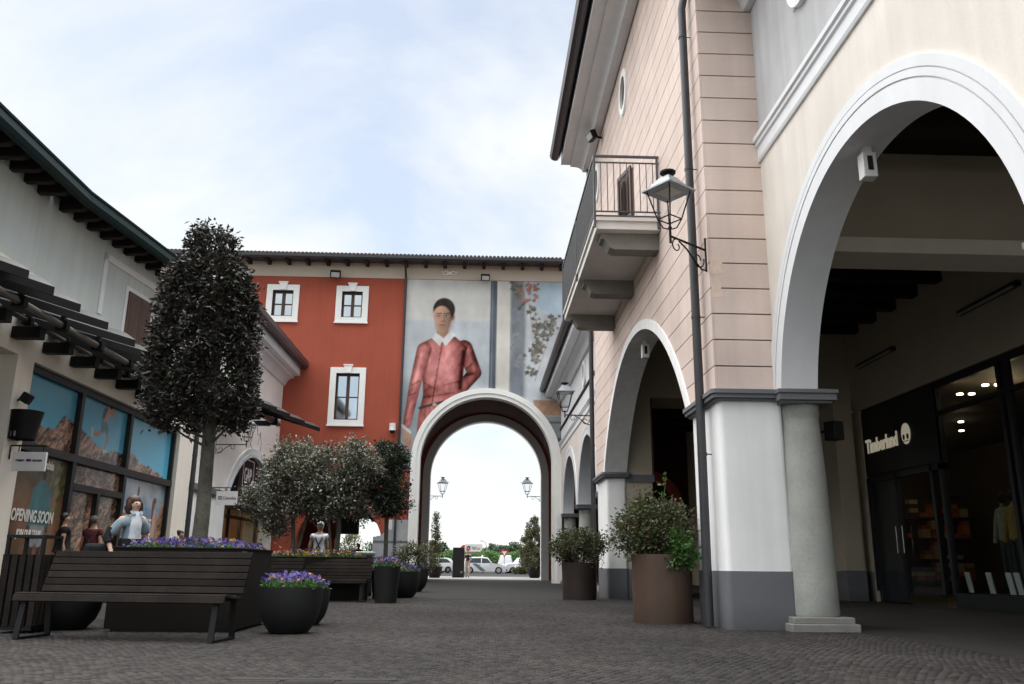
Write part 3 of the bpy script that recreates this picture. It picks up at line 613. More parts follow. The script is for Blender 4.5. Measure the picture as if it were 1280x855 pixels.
for (x_, y_) in ((12.6, 25.2), (11.2, 17.4)):
    ld = bpy.data.lights.new('shop_lamp', 'POINT'); ld.energy = 15; ld.color = (1, .78, .5); ld.shadow_soft_size = .08
    lo = bpy.data.objects.new('shop_lamp', ld); COL.objects.link(lo); lo.location = (x_, y_, 4.3)
shelf = thing('shoe_shelf', (13.4, 27.2, 0), 'tall shop shelf stacked with orange shoe boxes behind the glass door', 'shelf')
rk_ = MB()
for z_ in (.4, 1.05, 1.7, 2.35): rk_.box(11.4, 15.6, 27.0, 27.4, z_, z_ + .04)
part('rack', rk_.box(11.4, 15.6, 27.4, 27.45, 0, 3.1), M['darkwood'], shelf, smooth=False)
bxm = [mat('shoe_box_%s' % n_, c_, .7) for n_, c_ in (('orange', (.36, .10, .02)), ('cream', (.34, .25, .14)), ('rust', (.20, .055, .02)), ('dark', (.04, .025, .02)))]
bme_ = [MB().box(0, .26, 0, .3, 0, .13).mesh('shoe_box', m_) for m_ in bxm]
for zz_ in (.44, 1.09, 1.74, 2.39):
    for i in range(13):
        for j in range(random.choice((0, 1, 2, 3, 3, 4))):
            b_ = bpy.data.objects.new('shoe_box', random.choice(bme_)); COL.objects.link(b_); b_.parent = shelf; b_.location = Vector((11.45 + i * .32, 27.02, zz_ + j * .135)) - Vector(shelf.location)
for j, (y_, c_, lb) in enumerate(((17.6, (.28, .27, .20), 'shop mannequin in pale outdoor jacket behind the display window'), (17.75, (.30, .20, .05), 'shop mannequin in ochre patterned jacket behind the display window'))):
    MX_ = (10.35, 10.25)[j]; y_ = (16.75, 16.25)[j]
    mn = thing('mannequin', (MX_, y_, .30), lb, 'mannequin', 'mannequins in the display window')
    part('torso', MB().lathe([(.10, 1.0), (.17, 1.05), (.16, 1.25), (.21, 1.5), (.19, 1.62), (.06, 1.68), (.05, 1.75)], (MX_, y_, .3), 16, sx=.65), mat('jacket_cloth', c_, .85, .3, 12), mn)
    part('head', MB().ball((MX_, y_, 2.17), (.08, .075, .11)), M['darkwood'], mn)
    part('legs', MB().tube([(MX_, y_ - .09, 1.35), (MX_, y_ - .1, .8), (MX_, y_ - .1, .33)], [.09, .07, .05]).tube([(MX_, y_ + .09, 1.35), (MX_, y_ + .1, .8), (MX_, y_ + .1, .33)], [.09, .07, .05]), mat('dark_trousers', (.03, .03, .035), .8), mn)
    part('arms', MB().tube([(MX_, y_ - .2, 1.84), (MX_ - .02, y_ - .27, 1.55), (MX_ - .08, y_ - .25, 1.28)], [.06, .05, .04]).tube([(MX_, y_ + .2, 1.84), (MX_ - .02, y_ + .27, 1.55), (MX_ - .08, y_ + .25, 1.28)], [.06, .05, .04]), mat('jacket_cloth', c_, .85, .3, 12), mn)
for i, (y_, rz) in enumerate(((18.15, .15), (17.4, .1), (16.75, -.1), (16.5, -.15), (16.15, -.1))):
    solo('price_card', MB().obox((BX + .30, y_ - .6, .52), (.02, .17, .40), Matrix.Rotation(-.15, 3, 'Y')), M['signwhite'], 'white card standing on the sill, %s in the row behind the shop window' % ('farthest', 'second farthest', 'middle one', 'second nearest', 'nearest')[i], 'card', 'white cards along the shop window sill')
for (ya, yb, nm) in ((18.9, 20.9, 'far wall tube lamp nearest the cross wall'), (14.15, 16.1, 'near wall tube lamp high above the display window')):
    tl = thing('tube_light', (BX - .1, (ya + yb) / 2, 5.70), nm, 'lamp', 'unlit tube lamps on the portico wall')
    part('housing', MB().box(BX - .10, BX - .002, ya, yb, 5.72, 5.82), M['darkmetal'], tl, smooth=False)
    part('diffuser', MB().tube([(BX - .13, ya + .06, 5.72), (BX - .13, yb - .06, 5.72)], .03, 8), mat('tube_diffuser', (.35, .34, .30), .4), tl)
sp = thing('wall_speaker', (4.9, 11.9, 2.6), 'small black loudspeaker on the inner pier behind the grey column', 'speaker')
part('cabinet', MB().obox((4.92, 11.62, 2.62), (.18, .2, .26), Matrix.Rotation(.4, 3, 'Z')), M['black'], sp, bevel=.01); part('arm', MB().tube([(4.72, 11.8, 2.62), (4.9, 11.65, 2.62)], .02), M['black'], sp)
for (x_, y_, z_, lb) in ((4.22, 8.45, 5.30, 'white sensor box under the crown of the cream arch'), (3.42, 17.3, 5.40, 'white sensor box under the crown of the pink house arch')):
    bx = thing('sensor_box', (x_, y_, z_ - .36), lb, 'sensor', 'sensor boxes hanging under the arches')
    part('stem', MB().box(x_ - .04, x_ + .04, y_ - .05, y_ + .05, z_ - .1, z_), M['signwhite'], bx, smooth=False); part('case', MB().box(x_ - .078, x_ + .078, y_ - .07, y_ + .07, z_ - .38, z_ - .08), M['signwhite'], bx, bevel=.01)
    part('slot', MB().box(x_ - .03, x_ + .03, y_ - .074, y_ - .068, z_ - .30, z_ - .13), M['black'], bx, smooth=False)
# ================================================================== RED GATE BUILDING
RB = thing('red_gate_building', (0, 44, 0), 'terracotta red building with tall white archway across the end of the court', 'building')
YF, YB = 40.0, 48.0
AX, AR, AZ = 0.22, 3.10, 5.44
wins = [(-9.87, 12.4, 13.72, .50), (-6.49, 12.4, 13.72, .50), (-6.47, 7.35, 9.60, .56)]     # centre, bottom, top, half width of the opening
def arch_outline(x0, x1, z1, cx_, r, cz_, n=40):
    return [(x0, 0), (cx_ - r, 0)] + [(cx_ - r * cos(pi * i / n), cz_ + r * sin(pi * i / n)) for i in range(n + 1)] + [(cx_ + r, 0), (x1, 0), (x1, z1), (x0, z1)]
fw = MB(); fw.prism(arch_outline(-4.0, 4.0, 14.45, AX, AR + .03, AZ), 'y', YF, YF + .5)
SX, SR, SZ = -6.45, 1.95, 1.6
fw.prism(arch_outline(-8.9, -4.0, 5.0, SX, SR, SZ), 'y', YF, YF + .5)
fw.box(-16, -8.9, YF, YF + .5, 0, 5.0).box(-16, -4, YF, YF + .5, 5.0, 7.35).box(-16, -7.03, YF, YF + .5, 7.35, 9.6).box(-5.91, -4, YF, YF + .5, 7.35, 9.6).box(-16, -4, YF, YF + .5, 9.6, 12.4)
fw.box(-16, -10.37, YF, YF + .5, 12.4, 13.72).box(-9.37, -6.99, YF, YF + .5, 12.4, 13.72).box(-5.99, -4, YF, YF + .5, 12.4, 13.72).box(-16, -4, YF, YF + .5, 13.72, 14.45).box(4.0, 14, YF, YF + .5, 0, 14.45)
part('wall', fw, M['red'], RB, smooth=False)
part('eave_band', MB().box(-16, 14, YF - .03, YF + .5, 14.45, 15.25), M['eavecream'], RB, smooth=False)
bw = MB(); bw.prism(arch_outline(-4.4, 14, 14.45, .26, AR + .03, AZ + .15), 'y', YB, YB + .5); bw.prism(arch_outline(-12, -4.4, 14.45, -6.6, 1.36, 1.9), 'y', YB, YB + .5)
part('back_wall', bw, M['red'], RB, smooth=False)
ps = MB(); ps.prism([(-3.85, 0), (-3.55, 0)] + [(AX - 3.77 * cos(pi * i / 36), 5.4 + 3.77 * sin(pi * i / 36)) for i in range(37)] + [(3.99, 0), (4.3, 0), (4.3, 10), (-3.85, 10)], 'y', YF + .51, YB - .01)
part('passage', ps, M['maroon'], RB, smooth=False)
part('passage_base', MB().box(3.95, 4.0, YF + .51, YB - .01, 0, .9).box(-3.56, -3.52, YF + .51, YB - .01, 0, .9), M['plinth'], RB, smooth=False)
sp_ = MB(); sp_.box(-4.35, -4.15, YF + .51, YB - .01, 0, 4.6).box(-10.2, -10.0, YF + .51, YB - .01, 0, 4.6).box(-10.2, -4.15, YF + .51, YB - .01, 4.6, 4.8)
part('side_passage', sp_, M['tan'], RB, smooth=False)
part('portal_surround', MB().band(AX, AZ, AR, AR + .20, 'y', YF - .10, YF + .52, 0, pi, 56).band(AX, AZ, AR + .19, AR + .43, 'y', YF - .15, YF + .05, 0, pi, 56)
     .box(AX - AR - .20, AX - AR, YF - .10, YF + .52, 0, AZ).box(AX + AR, AX + AR + .20, YF - .10, YF + .52, 0, AZ).box(AX - AR - .43, AX - AR - .19, YF - .15, YF + .05, 0, AZ).box(AX + AR + .19, AX + AR + .43, YF - .15, YF + .05, 0, AZ), M['trimwhite'], RB)
part('back_surround', MB().band(.26, AZ + .15, AR, AR + .42, 'y', YB - .08, YB + .52, 0, pi, 56).box(.26 - AR - .42, .26 - AR, YB - .08, YB + .52, 0, AZ + .15).box(.26 + AR, .26 + AR + .42, YB - .08, YB + .52, 0, AZ + .15), M['trimwhite'], RB)
for cx_, zb, zt, hw in wins:
    wn = part('window', MB().box(cx_ - hw, cx_ + hw, YF + .20, YF + .22, zb, zt), M['winglass'], RB, smooth=False)
    fr = MB().box(cx_ - hw, cx_ - hw + .075, YF + .13, YF + .20, zb, zt).box(cx_ + hw - .075, cx_ + hw, YF + .13, YF + .20, zb, zt).box(cx_ - hw + .075, cx_ + hw - .075, YF + .13, YF + .20, zt - .085, zt).box(cx_ - hw + .075, cx_ + hw - .075, YF + .13, YF + .20, zb, zb + .085)
    fr.box(cx_ - .07, cx_ + .07, YF + .12, YF + .198, zb + .085, zt - .085)
    mz = (zb + zt) / 2
    fr.box(cx_ - hw + .075, cx_ - .07, YF + .15, YF + .199, mz - .022, mz + .022).box(cx_ + .07, cx_ + hw - .075, YF + .15, YF + .199, mz - .022, mz + .022)
    part('frame', fr, M['brownframe'], wn, smooth=False)
    T_ = .29
    tr = MB().box(cx_ - hw - T_, cx_ - hw, YF - .07, YF + .19, zb - T_, zt + T_).box(cx_ + hw, cx_ + hw + T_, YF - .07, YF + .19, zb - T_, zt + T_).box(cx_ - hw, cx_ + hw, YF - .07, YF + .19, zt, zt + T_).box(cx_ - hw, cx_ + hw, YF - .07, YF + .19, zb - T_, zb)
    part('trim', tr, M['trimwhite'], wn, smooth=False, bevel=.012)
    part('sill', MB().box(cx_ - hw - .32, cx_ + hw + .32, YF - .10, YF - .0705, zb - T_ - .02, zb - T_ + .06), M['trimwhite'], wn, smooth=False)
    part('keystone', MB().prism([(cx_ - .13, zt + .02), (cx_ + .13, zt + .02), (cx_ + .20, zt + .37), (cx_ - .20, zt + .37)], 'y', YF - .13, YF - .06).box(cx_ - .23, cx_ + .23, YF - .15, YF - .06, zt + .37, zt + .43), M['trimwhite'], wn, smooth=False)
# roof with tile rows, rafters, gutter
part('roof', MB().prism([(39.15, 15.22), (39.15, 15.30), (44.2, 16.9), (49.2, 15.3), (49.2, 15.22)], 'x', -16, 14), M['tile'], RB, smooth=False)
tm = MB().tube([(0, 39.05, 15.33), (0, 44.2, 16.96)], [.085, .085], 8).mesh('roof_tile', M['tile'])
for i in range(104): inst('roof_tile', tm, RB, (-15.9 + i * .19, -44, 0))
for i in range(30): part('rafter', MB().box(-15.5 + i * .96, -15.34 + i * .96, 39.2, YF - .03, 15.02, 15.2), M['darkwood'], RB, smooth=False)
part('gutter', MB().prism([(39.0, 15.30), (39.0, 15.18), (39.05, 15.10), (39.13, 15.10), (39.18, 15.18), (39.18, 15.30)], 'x', -16, 14), M['pipe'], RB)

# mural: a plain painted figure and plants, flat on the wall
p = Paint(-3.84, 3.93, .6, 14.43, .040); x, z = p.x, p.y
n_ = fbm(x * .8, z * .8, 3); n2 = fbm(x * 3, z * 1.2, 9); n3 = fbm(x * 7, z * 7, 21)
p.fill(p.tone((.60, .585, .55), .78 + .28 * n_ + .16 * n2))
p.lay(np.maximum(z - 12.33, x - .34), p.tone((.415, .44, .455), .62 + .5 * n_ + .3 * n2 + .05 * (z - 8)), .1)
p.lay(np.maximum(np.abs(x + 3.5) - .6 , z - 9.0), p.tone((.22, .27, .30), .5 + n_ * .9), 1.6)
p.lay(polysdf(x, z, [(1.28, 14.5), (1.95, 14.5), (2.12, 12.5), (2.05, 8.2), (1.2, 8.2)]), p.tone((.19, .205, .23), .45 + .7 * n_ + .5 * n2), .25)
p.lay(polysdf(x, z, [(.60, 14.5), (1.28, 14.5), (1.24, 8.0), (.58, 8.0)]), p.tone((.63, .605, .54), .75 + .3 * n_ + .2 * n2))
p.lay(polysdf(x, z, [(2.1, 12.5), (2.1, 13.6), (2.7, 13.0), (4, 12.7), (4, 8.4), (2.0, 8.0)]), p.tone((.50, .525, .545), .5 + .6 * n_ + .4 * n2), .3)
p.lay(polysdf(x, z, [(1.95, 14.5), (4, 14.5), (4, 12.55), (2.8, 12.95), (2.1, 13.5)]), p.tone((.42, .51, .58), .75 + .3 * n_ + .2 * n2), .15)
p.lay(np.abs(x - .46 + (14.4 - z) * .004) - .165, p.tone((.095, .11, .13), .7 + .7 * n2)); p.lay(np.abs(x - .40) - .03, p.tone((.20, .22, .25), .7 + .5 * n2))
p.lay(polysdf(x, z, [(2.4, 8.46), (4, 8.46), (4, 7.70), (2.6, 7.70)]), p.tone((.42, .255, .18), .7 + .6 * n3)); p.lay(polysdf(x, z, [(2.7, 7.69), (4, 7.69), (4, .5), (3.4, .5)]), p.tone((.27, .29, .30), .6 + .8 * n_))
for zz_ in (7.38, 6.6, 6.5): p.lay(np.maximum(np.abs(z - zz_) - .05, 2.7 - x), p.tone((.12, .13, .14), .8 + .4 * n3))
lr = random.Random(5)
def leaf_at(lx, lz, s_, a, col):
    w = (np.abs(x - lx) < s_ * 1.3) & (np.abs(z - lz) < s_ * 1.3)
    if not w.any(): return
    q = [(0, -.5), (.38, -.42), (.55, .0), (.2, .08), (0, .62), (-.2, .08), (-.55, .0), (-.38, -.42)]; P_ = [(lx + s_ * (u * cos(a) - v * sin(a)), lz + s_ * (u * sin(a) + v * cos(a))) for u, v in q]
    sd = polysdf(x[w], z[w], P_); m = np.clip(.5 - sd / .04, 0, 1)[:, None]; f = (.7 + .9 * n3[w])[:, None]; p.c[w] = p.c[w] * (1 - m) + np.array(col)[None] * f * m
for tw in ([(2.5, 9.4), (3.0, 11.0), (3.55, 12.6)], [(2.2, 13.3), (2.35, 12.0), (2.5, 10.4)], [(2.3, 11.0), (3.1, 11.6), (3.6, 11.8)]):
    for a, b in zip(tw, tw[1:]): p.lay(capsdf(x, z, a, b, .025, .02), p.tone((.40, .35, .30), .7 + .6 * n3))
for i in range(190):
    t = lr.random(); br = lr.choice((0, 1, 1, 2, 2, 3))
    if br == 0: lx, lz = 1.35 + .5 * t + lr.gauss(0, .12), 14.25 - 1.3 * t * t + lr.gauss(0, .12)
    elif br == 1: lx, lz = 2.3 + .35 * sin(3 * t) + lr.gauss(0, .15), 13.3 - 3.6 * t + lr.gauss(0, .12)
    elif br == 2: lx, lz = 3.5 - 1.1 * t + lr.gauss(0, .16), 12.7 - 2.2 * t + lr.gauss(0, .16)
    else: lx, lz = 1.65 + lr.gauss(0, .16), 13.2 - 3.2 * t
    leaf_at(lx, lz, lr.uniform(.15, .25), lr.uniform(0, 6.28), (.20, .205, .20) if br == 3 else lr.choice(((.10, .10, .085), (.14, .135, .11), (.19, .175, .145))))
for i in range(34): leaf_at(lr.uniform(1.75, 2.75), lr.uniform(13.4, 14.35), lr.uniform(.15, .24), lr.uniform(0, 6.28), (.30, .15, .11))
# plinth stones at the foot
for (z0, z1, xa) in ((2.0, 5.0, -3.75),): p.lay(polysdf(x, z, [(xa, z0), (-2.8, z0), (-2.8, z1), (xa, z1)]), p.tone((.14, .16, .185), .6 + .7 * n_))
# the figure: coat, folds and highlights
fold = fbm(x * 1.3 + z * .45, z * .55 - x * .25, 41, 5, .55); crs = fbm(x * 5 - z * 1.8, z * 2.4 + x, 47, 4)
def body(sd, lean, folds, wid=.4, tint=1.0):
    dep = np.clip(-sd / wid, 0, 1); sh = .30 + .80 * dep ** .6 + 1.1 * (fold - .5) + .75 * (crs - .5) + lean
    for (a, b, r, k) in folds: sh = sh + k * np.exp(-(np.maximum(capsdf(x, z, a, b, 0, 0), 0) / r) ** 2)
    sh = sh * tint; base = np.stack([.35 + .13 * (sh - .8), .110 + .095 * (sh - .8), .097 + .095 * (sh - .8)], -1); p.lay(sd, base * np.clip(sh, .14, 1.8)[..., None], .045)
body(np.minimum(capsdf(x, z, (-.95, 10.95), (-.42, 9.75), .42, .34), capsdf(x, z, (-.42, 9.75), (-1.2, 8.75), .34, .27)), -.05, (((-.75, 10.9), (-.45, 9.9), .10, .35), ((-.55, 10.2), (-.85, 9.9), .05, -.4), ((-.5, 9.7), (-.9, 9.6), .06, -.45)), .30)
tor = polysdf(x, z, [(-2.42, 11.50), (-2.95, 11.22), (-3.05, 10.7), (-2.92, 9.6), (-2.86, 8.6), (-3.05, 7.6), (-3.15, 5.9), (-2.4, 3.0), (-.6, 6.5), (-.75, 8.2), (-1.0, 9.0), (-.92, 10.2), (-.80, 11.0), (-1.35, 11.50), (-1.9, 11.7)])
body(tor, .05 - .10 * (x + 1.9), (((-1.0, 10.8), (-1.12, 9.0), .09, -.5), ((-1.7, 11.0), (-1.6, 9.5), .20, .30), ((-2.65, 10.8), (-2.6, 9.2), .16, .30), ((-2.0, 11.3), (-2.42, 8.2), .035, -.6), ((-2.8, 9.2), (-2.3, 8.9), .05, -.35), ((-1.9, 9.1), (-1.2, 9.3), .05, -.35), ((-2.8, 8.5), (-1.4, 8.75), .05, -.35)), .5)
for i in range(20): p.lay(polysdf(x, z, [(-2.85 + i * .1, 8.02 + i * .022), (-2.76 + i * .1, 8.04 + i * .022), (-2.86 + i * .14, 7.45), (-2.95 + i * .14, 7.45)]), (.16, .05, .045), .05, .5 if i % 2 else 0)
body(np.minimum(capsdf(x, z, (-2.88, 10.85), (-3.28, 9.0), .36, .27), capsdf(x, z, (-3.28, 9.0), (-3.56, 7.2), .27, .19)), .10, (((-3.0, 10.6), (-3.3, 9.2), .09, .35), ((-3.05, 9.3), (-3.4, 9.1), .05, -.5), ((-3.2, 8.7), (-3.5, 8.6), .04, -.4), ((-3.4, 8.2), (-3.6, 7.5), .06, .3)), .24)
p.lay(polysdf(x, z, [(-3.15, 6.3), (-3.0, 6.2), (-2.6, 3.0), (-3.6, 2.8)]), p.tone((.20, .05, .055), .6 + .9 * fold), .2)
for i in range(11): p.lay(p.ell(-2.06 - .036 * i, 11.2 - .27 * i, .024, .024), (.10, .035, .03))
p.lay(capsdf(x, z, (-3.0, 7.98), (-1.9, 8.30), .06, .06), p.tone((.05, .045, .042), .8 + .4 * n3)); p.lay(p.ell(-2.3, 8.16, .09, .07), (.40, .36, .28))
skin = np.array((.47, .285, .205))
p.lay(polysdf(x, z, [(-3.74, 7.06), (-3.42, 6.8), (-3.27, 6.45), (-3.33, 6.02), (-3.5, 5.9), (-3.68, 6.4)]), p.tone(skin, .6 + .8 * n2), .06)
for q in range(3): p.lay(capsdf(x, z, (-3.62 + q * .1, 6.5), (-3.5 + q * .07, 6.0), .012, .01), skin * .45)
p.lay(np.abs(polysdf(x, z, [(-3.78, 7.16), (-3.40, 6.86), (-3.38, 6.78), (-3.76, 7.06)])) - .03, (.62, .61, .59))
p.lay(polysdf(x, z, [(-2.34, 11.3), (-1.70, 11.35), (-1.74, 12.3), (-2.28, 12.1)]), p.tone(skin, .50 + .5 * n2 + .25 * (-1.9 - x)), .08)
p.lay(polysdf(x, z, [(-2.52, 11.42), (-2.14, 11.05), (-2.03, 11.28), (-1.84, 11.05), (-1.40, 11.62), (-1.62, 11.86), (-1.95, 11.44), (-2.36, 11.72)]), p.tone((.70, .69, .67), .72 + .45 * n2), .05)
hx, hz = -2.02, 12.5
hd = np.minimum(p.ell(hx, hz + .12, .47, .62), p.ell(hx - .01, hz - .25, .38, .52)); u, v = (x - hx) / .47, (z - hz) / .75
lit = np.clip(.95 - .45 * u - .55 * np.clip(np.abs(u) - .45, 0, 1) + .12 * v, .2, 1.3) * (.88 + .24 * n3)
p.lay(p.ell(hx + .48, hz + .02, .09, .17), p.tone(skin, .55 * np.ones_like(x)), .05)
p.lay(hd, p.tone(skin, lit * 1.12), .04)
p.lay(p.ell(hx + .28, hz - .1, .20, .45), skin * .55, .35, .6); p.lay(p.ell(hx, hz - .52, .30, .20), skin * .62, .3, .55)
hair = np.maximum(p.ell(hx + .04, hz + .40, .54, .60), -p.ell(hx - .07, hz + .02, .44, .56)); hair = np.maximum(hair, (hz - .02) - z)
p.lay(hair, p.tone((.035, .028, .025), .6 + 1.1 * n3), .06)
for ex in (-.20, .17):
    p.lay(p.ell(hx + ex, hz + .06, .13, .085), skin * .6, .12, .7); p.lay(p.ell(hx + ex, hz + .055, .088, .036), (.55, .52, .48), .03); p.lay(p.ell(hx + ex - .01, hz + .055, .036, .036), (.03, .022, .02), .03)
    p.lay(capsdf(x, z, (hx + ex - .12, hz + .19), (hx + ex + .12, hz + .21), .022, .022), (.04, .03, .027), .05); p.lay(capsdf(x, z, (hx + ex - .09, hz + .095), (hx + ex + .09, hz + .095), .012, .012), (.07, .045, .04), .03)
p.lay(capsdf(x, z, (hx + .045, hz + .10), (hx + .07, hz - .18), .03, .055), skin * .58, .10, .75); p.lay(p.ell(hx - .01, hz - .20, .09, .04), skin * .42, .07, .8); p.lay(capsdf(x, z, (hx - .03, hz + .1), (hx - .03, hz - .12), .022, .03), skin * 1.22, .07, .7)
p.lay(capsdf(x, z, (hx - .15, hz - .385), (hx + .13, hz - .385), .022, .022), (.28, .09, .08), .05); p.lay(capsdf(x, z, (hx - .14, hz - .383), (hx + .12, hz - .383), .006, .006), (.09, .03, .03), .03); p.lay(p.ell(hx, hz - .47, .12, .03), skin * .62, .06, .7)
p.lay(p.ell(hx - .16, hz - .12, .12, .14), (.50, .23, .17), .2, .4)
p.c *= (.93 + .14 * fbm(x * 1.5, z * .35, 77))[..., None]
MU = link('mural', p.mesh('mural', printmat('mural_paint', .92, .1, .10), lambda a, b: np.stack([a, np.full_like(a, YF - .006), b], 1), lambda a, b: ((np.hypot(a - AX, b - AZ) > AR + .12) & ((np.abs(a - AX) > AR + .12) | (b > AZ))) & ((b > 5.2) | (a > AX - AR - .55)) & ((a > -3.9))), RB)
# painted base stones that reach over the red wall
PBm = Paint(-4.9, -3.15, .3, 2.75, .04); xx, zz2 = PBm.x, PBm.y
PBm.fill(PBm.tone((.36, .37, .38), .7 + .6 * fbm(xx * 2, zz2 * 2, 5)))
for q in (1.05, 1.75): PBm.lay(np.abs(zz2 - q) - .05, (.13, .14, .15))
PBm.lay(PBm.ell(-4.9, 2.75, .75, .75), (.30, .08, .04)); PBm.lay(np.maximum(zz2 - .7, -1), (.10, .105, .115))
link('painted_plinth', PBm.mesh('painted_plinth', printmat('plinth_paint', .92, .1, .1), lambda a, b: np.stack([a, np.full_like(a, YF - .009), b], 1), lambda a, b: np.hypot(a + 4.9, b - 2.75) > .74), MU)

# ================================================================== things fixed on the walls
def downpipe(name_label, path, r, clamps, wallx, m='pipe'):
    dp = thing('downpipe', (path[-1][0], path[-1][1], 0), name_label, 'drainpipe')
    part('pipe', MB().tube(path, r, 14), M[m], dp)
    for (x, y, z) in clamps:
        part('clamp', MB().lathe([(r + .006, -.02), (r + .006, .02)], (x, y, z), 14).tube([(x, y, z), (x + wallx[0], y + wallx[1], z)], .008, 6), M[m], dp)
    return dp
downpipe('dark downpipe standing proud of the pink house near its front corner', [(3.30, 11.40, 9.95), (3.16, 11.43, 9.66), (3.05, 11.46, 9.45), (3.015, 11.48, 9.25), (3.01, 11.48, 3.0), (2.995, 11.48, 0.02)], .062, [(3.01, 11.48, z) for z in (8.75, 6.5, 4.2, 2.25)], (.13, -.0))
downpipe('dark downpipe at the far edge of the pink house beside the grey arcade', [(3.06, 23.34, 12.7), (3.06, 23.34, 0.02)], .065, [(3.06, 23.34, z) for z in (10, 7, 4, 1.6)], (.1, 0))
downpipe('dark downpipe between the plain red wall and the mural', [(-3.90, 39.25, 15.1), (-3.90, 39.86, 14.5), (-3.90, 39.88, 14.2), (-3.90, 39.88, 0.02)], .055, [(-3.90, 39.88, z) for z in (12, 9, 6, 3)], (0, .1))
def lantern(label, base, direction, arm, group='wall lanterns', up=True, big=1.0):
    root = thing('wall_lantern', base, label, 'lamp', group)
    d = Vector(direction).normalized(); Z = Vector((0, 0, 1)); s_ = d.cross(Z); B = Vector(base)
    ir = MB(); e = B + d * arm
    ir.tube([B - Z * .02, e], .017 * big, 8)
    ir.tube([B + Z * .16, B - Z * .34], .016 * big, 8)
    ir.tube(scroll(B + d * .17 - Z * .20, d, Z, .13, .05, pi * .9, pi * 3.0), .011 * big, 6)
    ir.tube([B - Z * .32, B + d * .10 - Z * .33, B + d * .26 - Z * .22, B + d * .40 - Z * .10, B + d * .55 - Z * .03], .013 * big, 6)
    ir.tube(scroll(B + d * .60 - Z * .11, d, Z, .10, .04, pi * .5, -pi * 1.3), .010 * big, 6)
    ir.tube([e - Z * .10, e + Z * .10], .02 * big, 8)
    part('bracket', ir, M['blacksteel'], root)
    o0 = e + Z * .10; h, w0, w1 = .44 * big, .125 * big, .225 * big
    fm = MB()
    for a in range(4):
        t = pi / 4 + a * pi / 2; k = d * cos(t) + s_ * sin(t)
        fm.tube([o0 + k * .02, o0 + k * (w0 * .8) + Z * .02, o0 + k * w0 * 1.41 + Z * .16 * big], .010 * big, 6)
        fm.tube([o0 + k * w0 * 1.41 + Z * .16 * big, o0 + k * w1 * 1.41 + Z * (.16 * big + h)], .011 * big, 6)
        t2 = t + pi / 2; k2 = d * cos(t2) + s_ * sin(t2)
        fm.tube([o0 + k * w0 * 1.41 + Z * .16 * big, o0 + k2 * w0 * 1.41 + Z * .16 * big], .011 * big, 6)
    fm.ball(o0 + Z * .02, .03 * big)
    part('frame', fm, M['blacksteel'], root)
    def ring4(w_, z): return [o0 + (d * cos(pi / 4 + a * pi / 2) + s_ * sin(pi / 4 + a * pi / 2)) * w_ * 1.41 + Z * z for a in range(4)]
    zt = .16 * big + h
    r = MB(); lv_ = [ring4(w1 + .06 * big, zt), ring4(w1 + .06 * big, zt + .025), ring4(w1 - .0 * big, zt + .05), ring4(w1 * .45, zt + .22 * big), ring4(w1 * .40, zt + .23 * big)]
    vs = [p for l in lv_ for p in l]; fs = [(0, 1, 2, 3), (16, 19, 18, 17)] + [(4 * i + a, 4 * i + (a + 1) % 4, 4 * i + 4 + (a + 1) % 4, 4 * i + 4 + a) for i in range(4) for a in range(4)]
    hood = part('hood', r.add(vs, fs), M['galv'], root, smooth=False)
    part('chimney', MB().lathe([(.055 * big, 0), (.055 * big, .06), (.12 * big, .075), (.12 * big, .10), (.05, .115)], o0 + Z * (zt + .22 * big), 16), M['blacksteel'], hood)
    part('reflector', MB().add(ring4(w1 * .62, zt - .012) + ring4(w1 * .62, zt - .001), [(0, 1, 2, 3), (7, 6, 5, 4), (0, 1, 5, 4), (1, 2, 6, 5), (2, 3, 7, 6), (3, 0, 4, 7)]), mat('lamp_reflector', (.55, .52, .42), .3, .05), hood)
    ga, gb = ring4(w0, .165 * big), ring4(w1, zt - .005)
    for a in range(4):
        b_ = (a + 1) % 4; part('pane', MB().add([ga[a], ga[b_], gb[b_], gb[a]], [(0, 1, 2, 3)]), M['lampglass'], root, smooth=False)
    return root
lantern('wall lantern at the front corner of the pink house, large in front of the downpipe', (3.10, 11.13, 5.10), (-.78, -.55, .02), .72, big=.92)
lantern('wall lantern on the grey arcade wall next to the far downpipe', (3.72, 28.8, 5.80), (-1, 0, 0), .88, big=1.12)
lantern('wall lantern over the shop arch of the pale cream house on the left', (-9.5, 30.6, 4.86), (1, 0, 0), 1.08, big=1.0)
lantern('wall lantern seen through the red archway, left one', (-3.1, 48.7, 4.55), (1, .3, 0), .95, big=1.05)
lantern('wall lantern seen through the red archway, right one', (3.55, 48.7, 4.6), (-1, .3, 0), .95, big=1.05)
def floodlight(label, base, d, s=1.0):
    root = thing('floodlight', base, label, 'lamp', 'black floodlights'); B, d = Vector(base), Vector(d).normalized()
    part('arm', MB().tube([B, B + d * .22 * s], .03 * s), M['blacksteel'], root)
    q = Vector((0, 0, 1)).cross(d); Rm = Matrix((q, d, Vector((0, 0, 1)))).transposed() @ Matrix.Rotation(radians(-25), 3, 'X')
    part('case', MB().obox(B + d * .30 * s, (.34 * s, .16 * s, .24 * s), Rm), M['blacksteel'], root, bevel=.012)
    part('lens', MB().obox(B + d * .30 * s + Rm @ Vector((0, .085 * s, 0)), (.27 * s, .012, .17 * s), Rm), mat('flood_lens', (.45, .45, .43), .15, .03), root, smooth=False)
floodlight('black floodlight on the pink wall just below the cornice', (PX_, 21.0, 12.15), (-1, -.3, 0), 1.0)
floodlight('black floodlight over the right top window of the red wall', (-7.35, YF - .03, 14.55), (.1, -1, -.2), 1.5)
floodlight('black floodlight above the mural figure, right of the white ornament', (-.02, YF - .03, 14.55), (.1, -1, -.2), 1.3)
orn = MB()
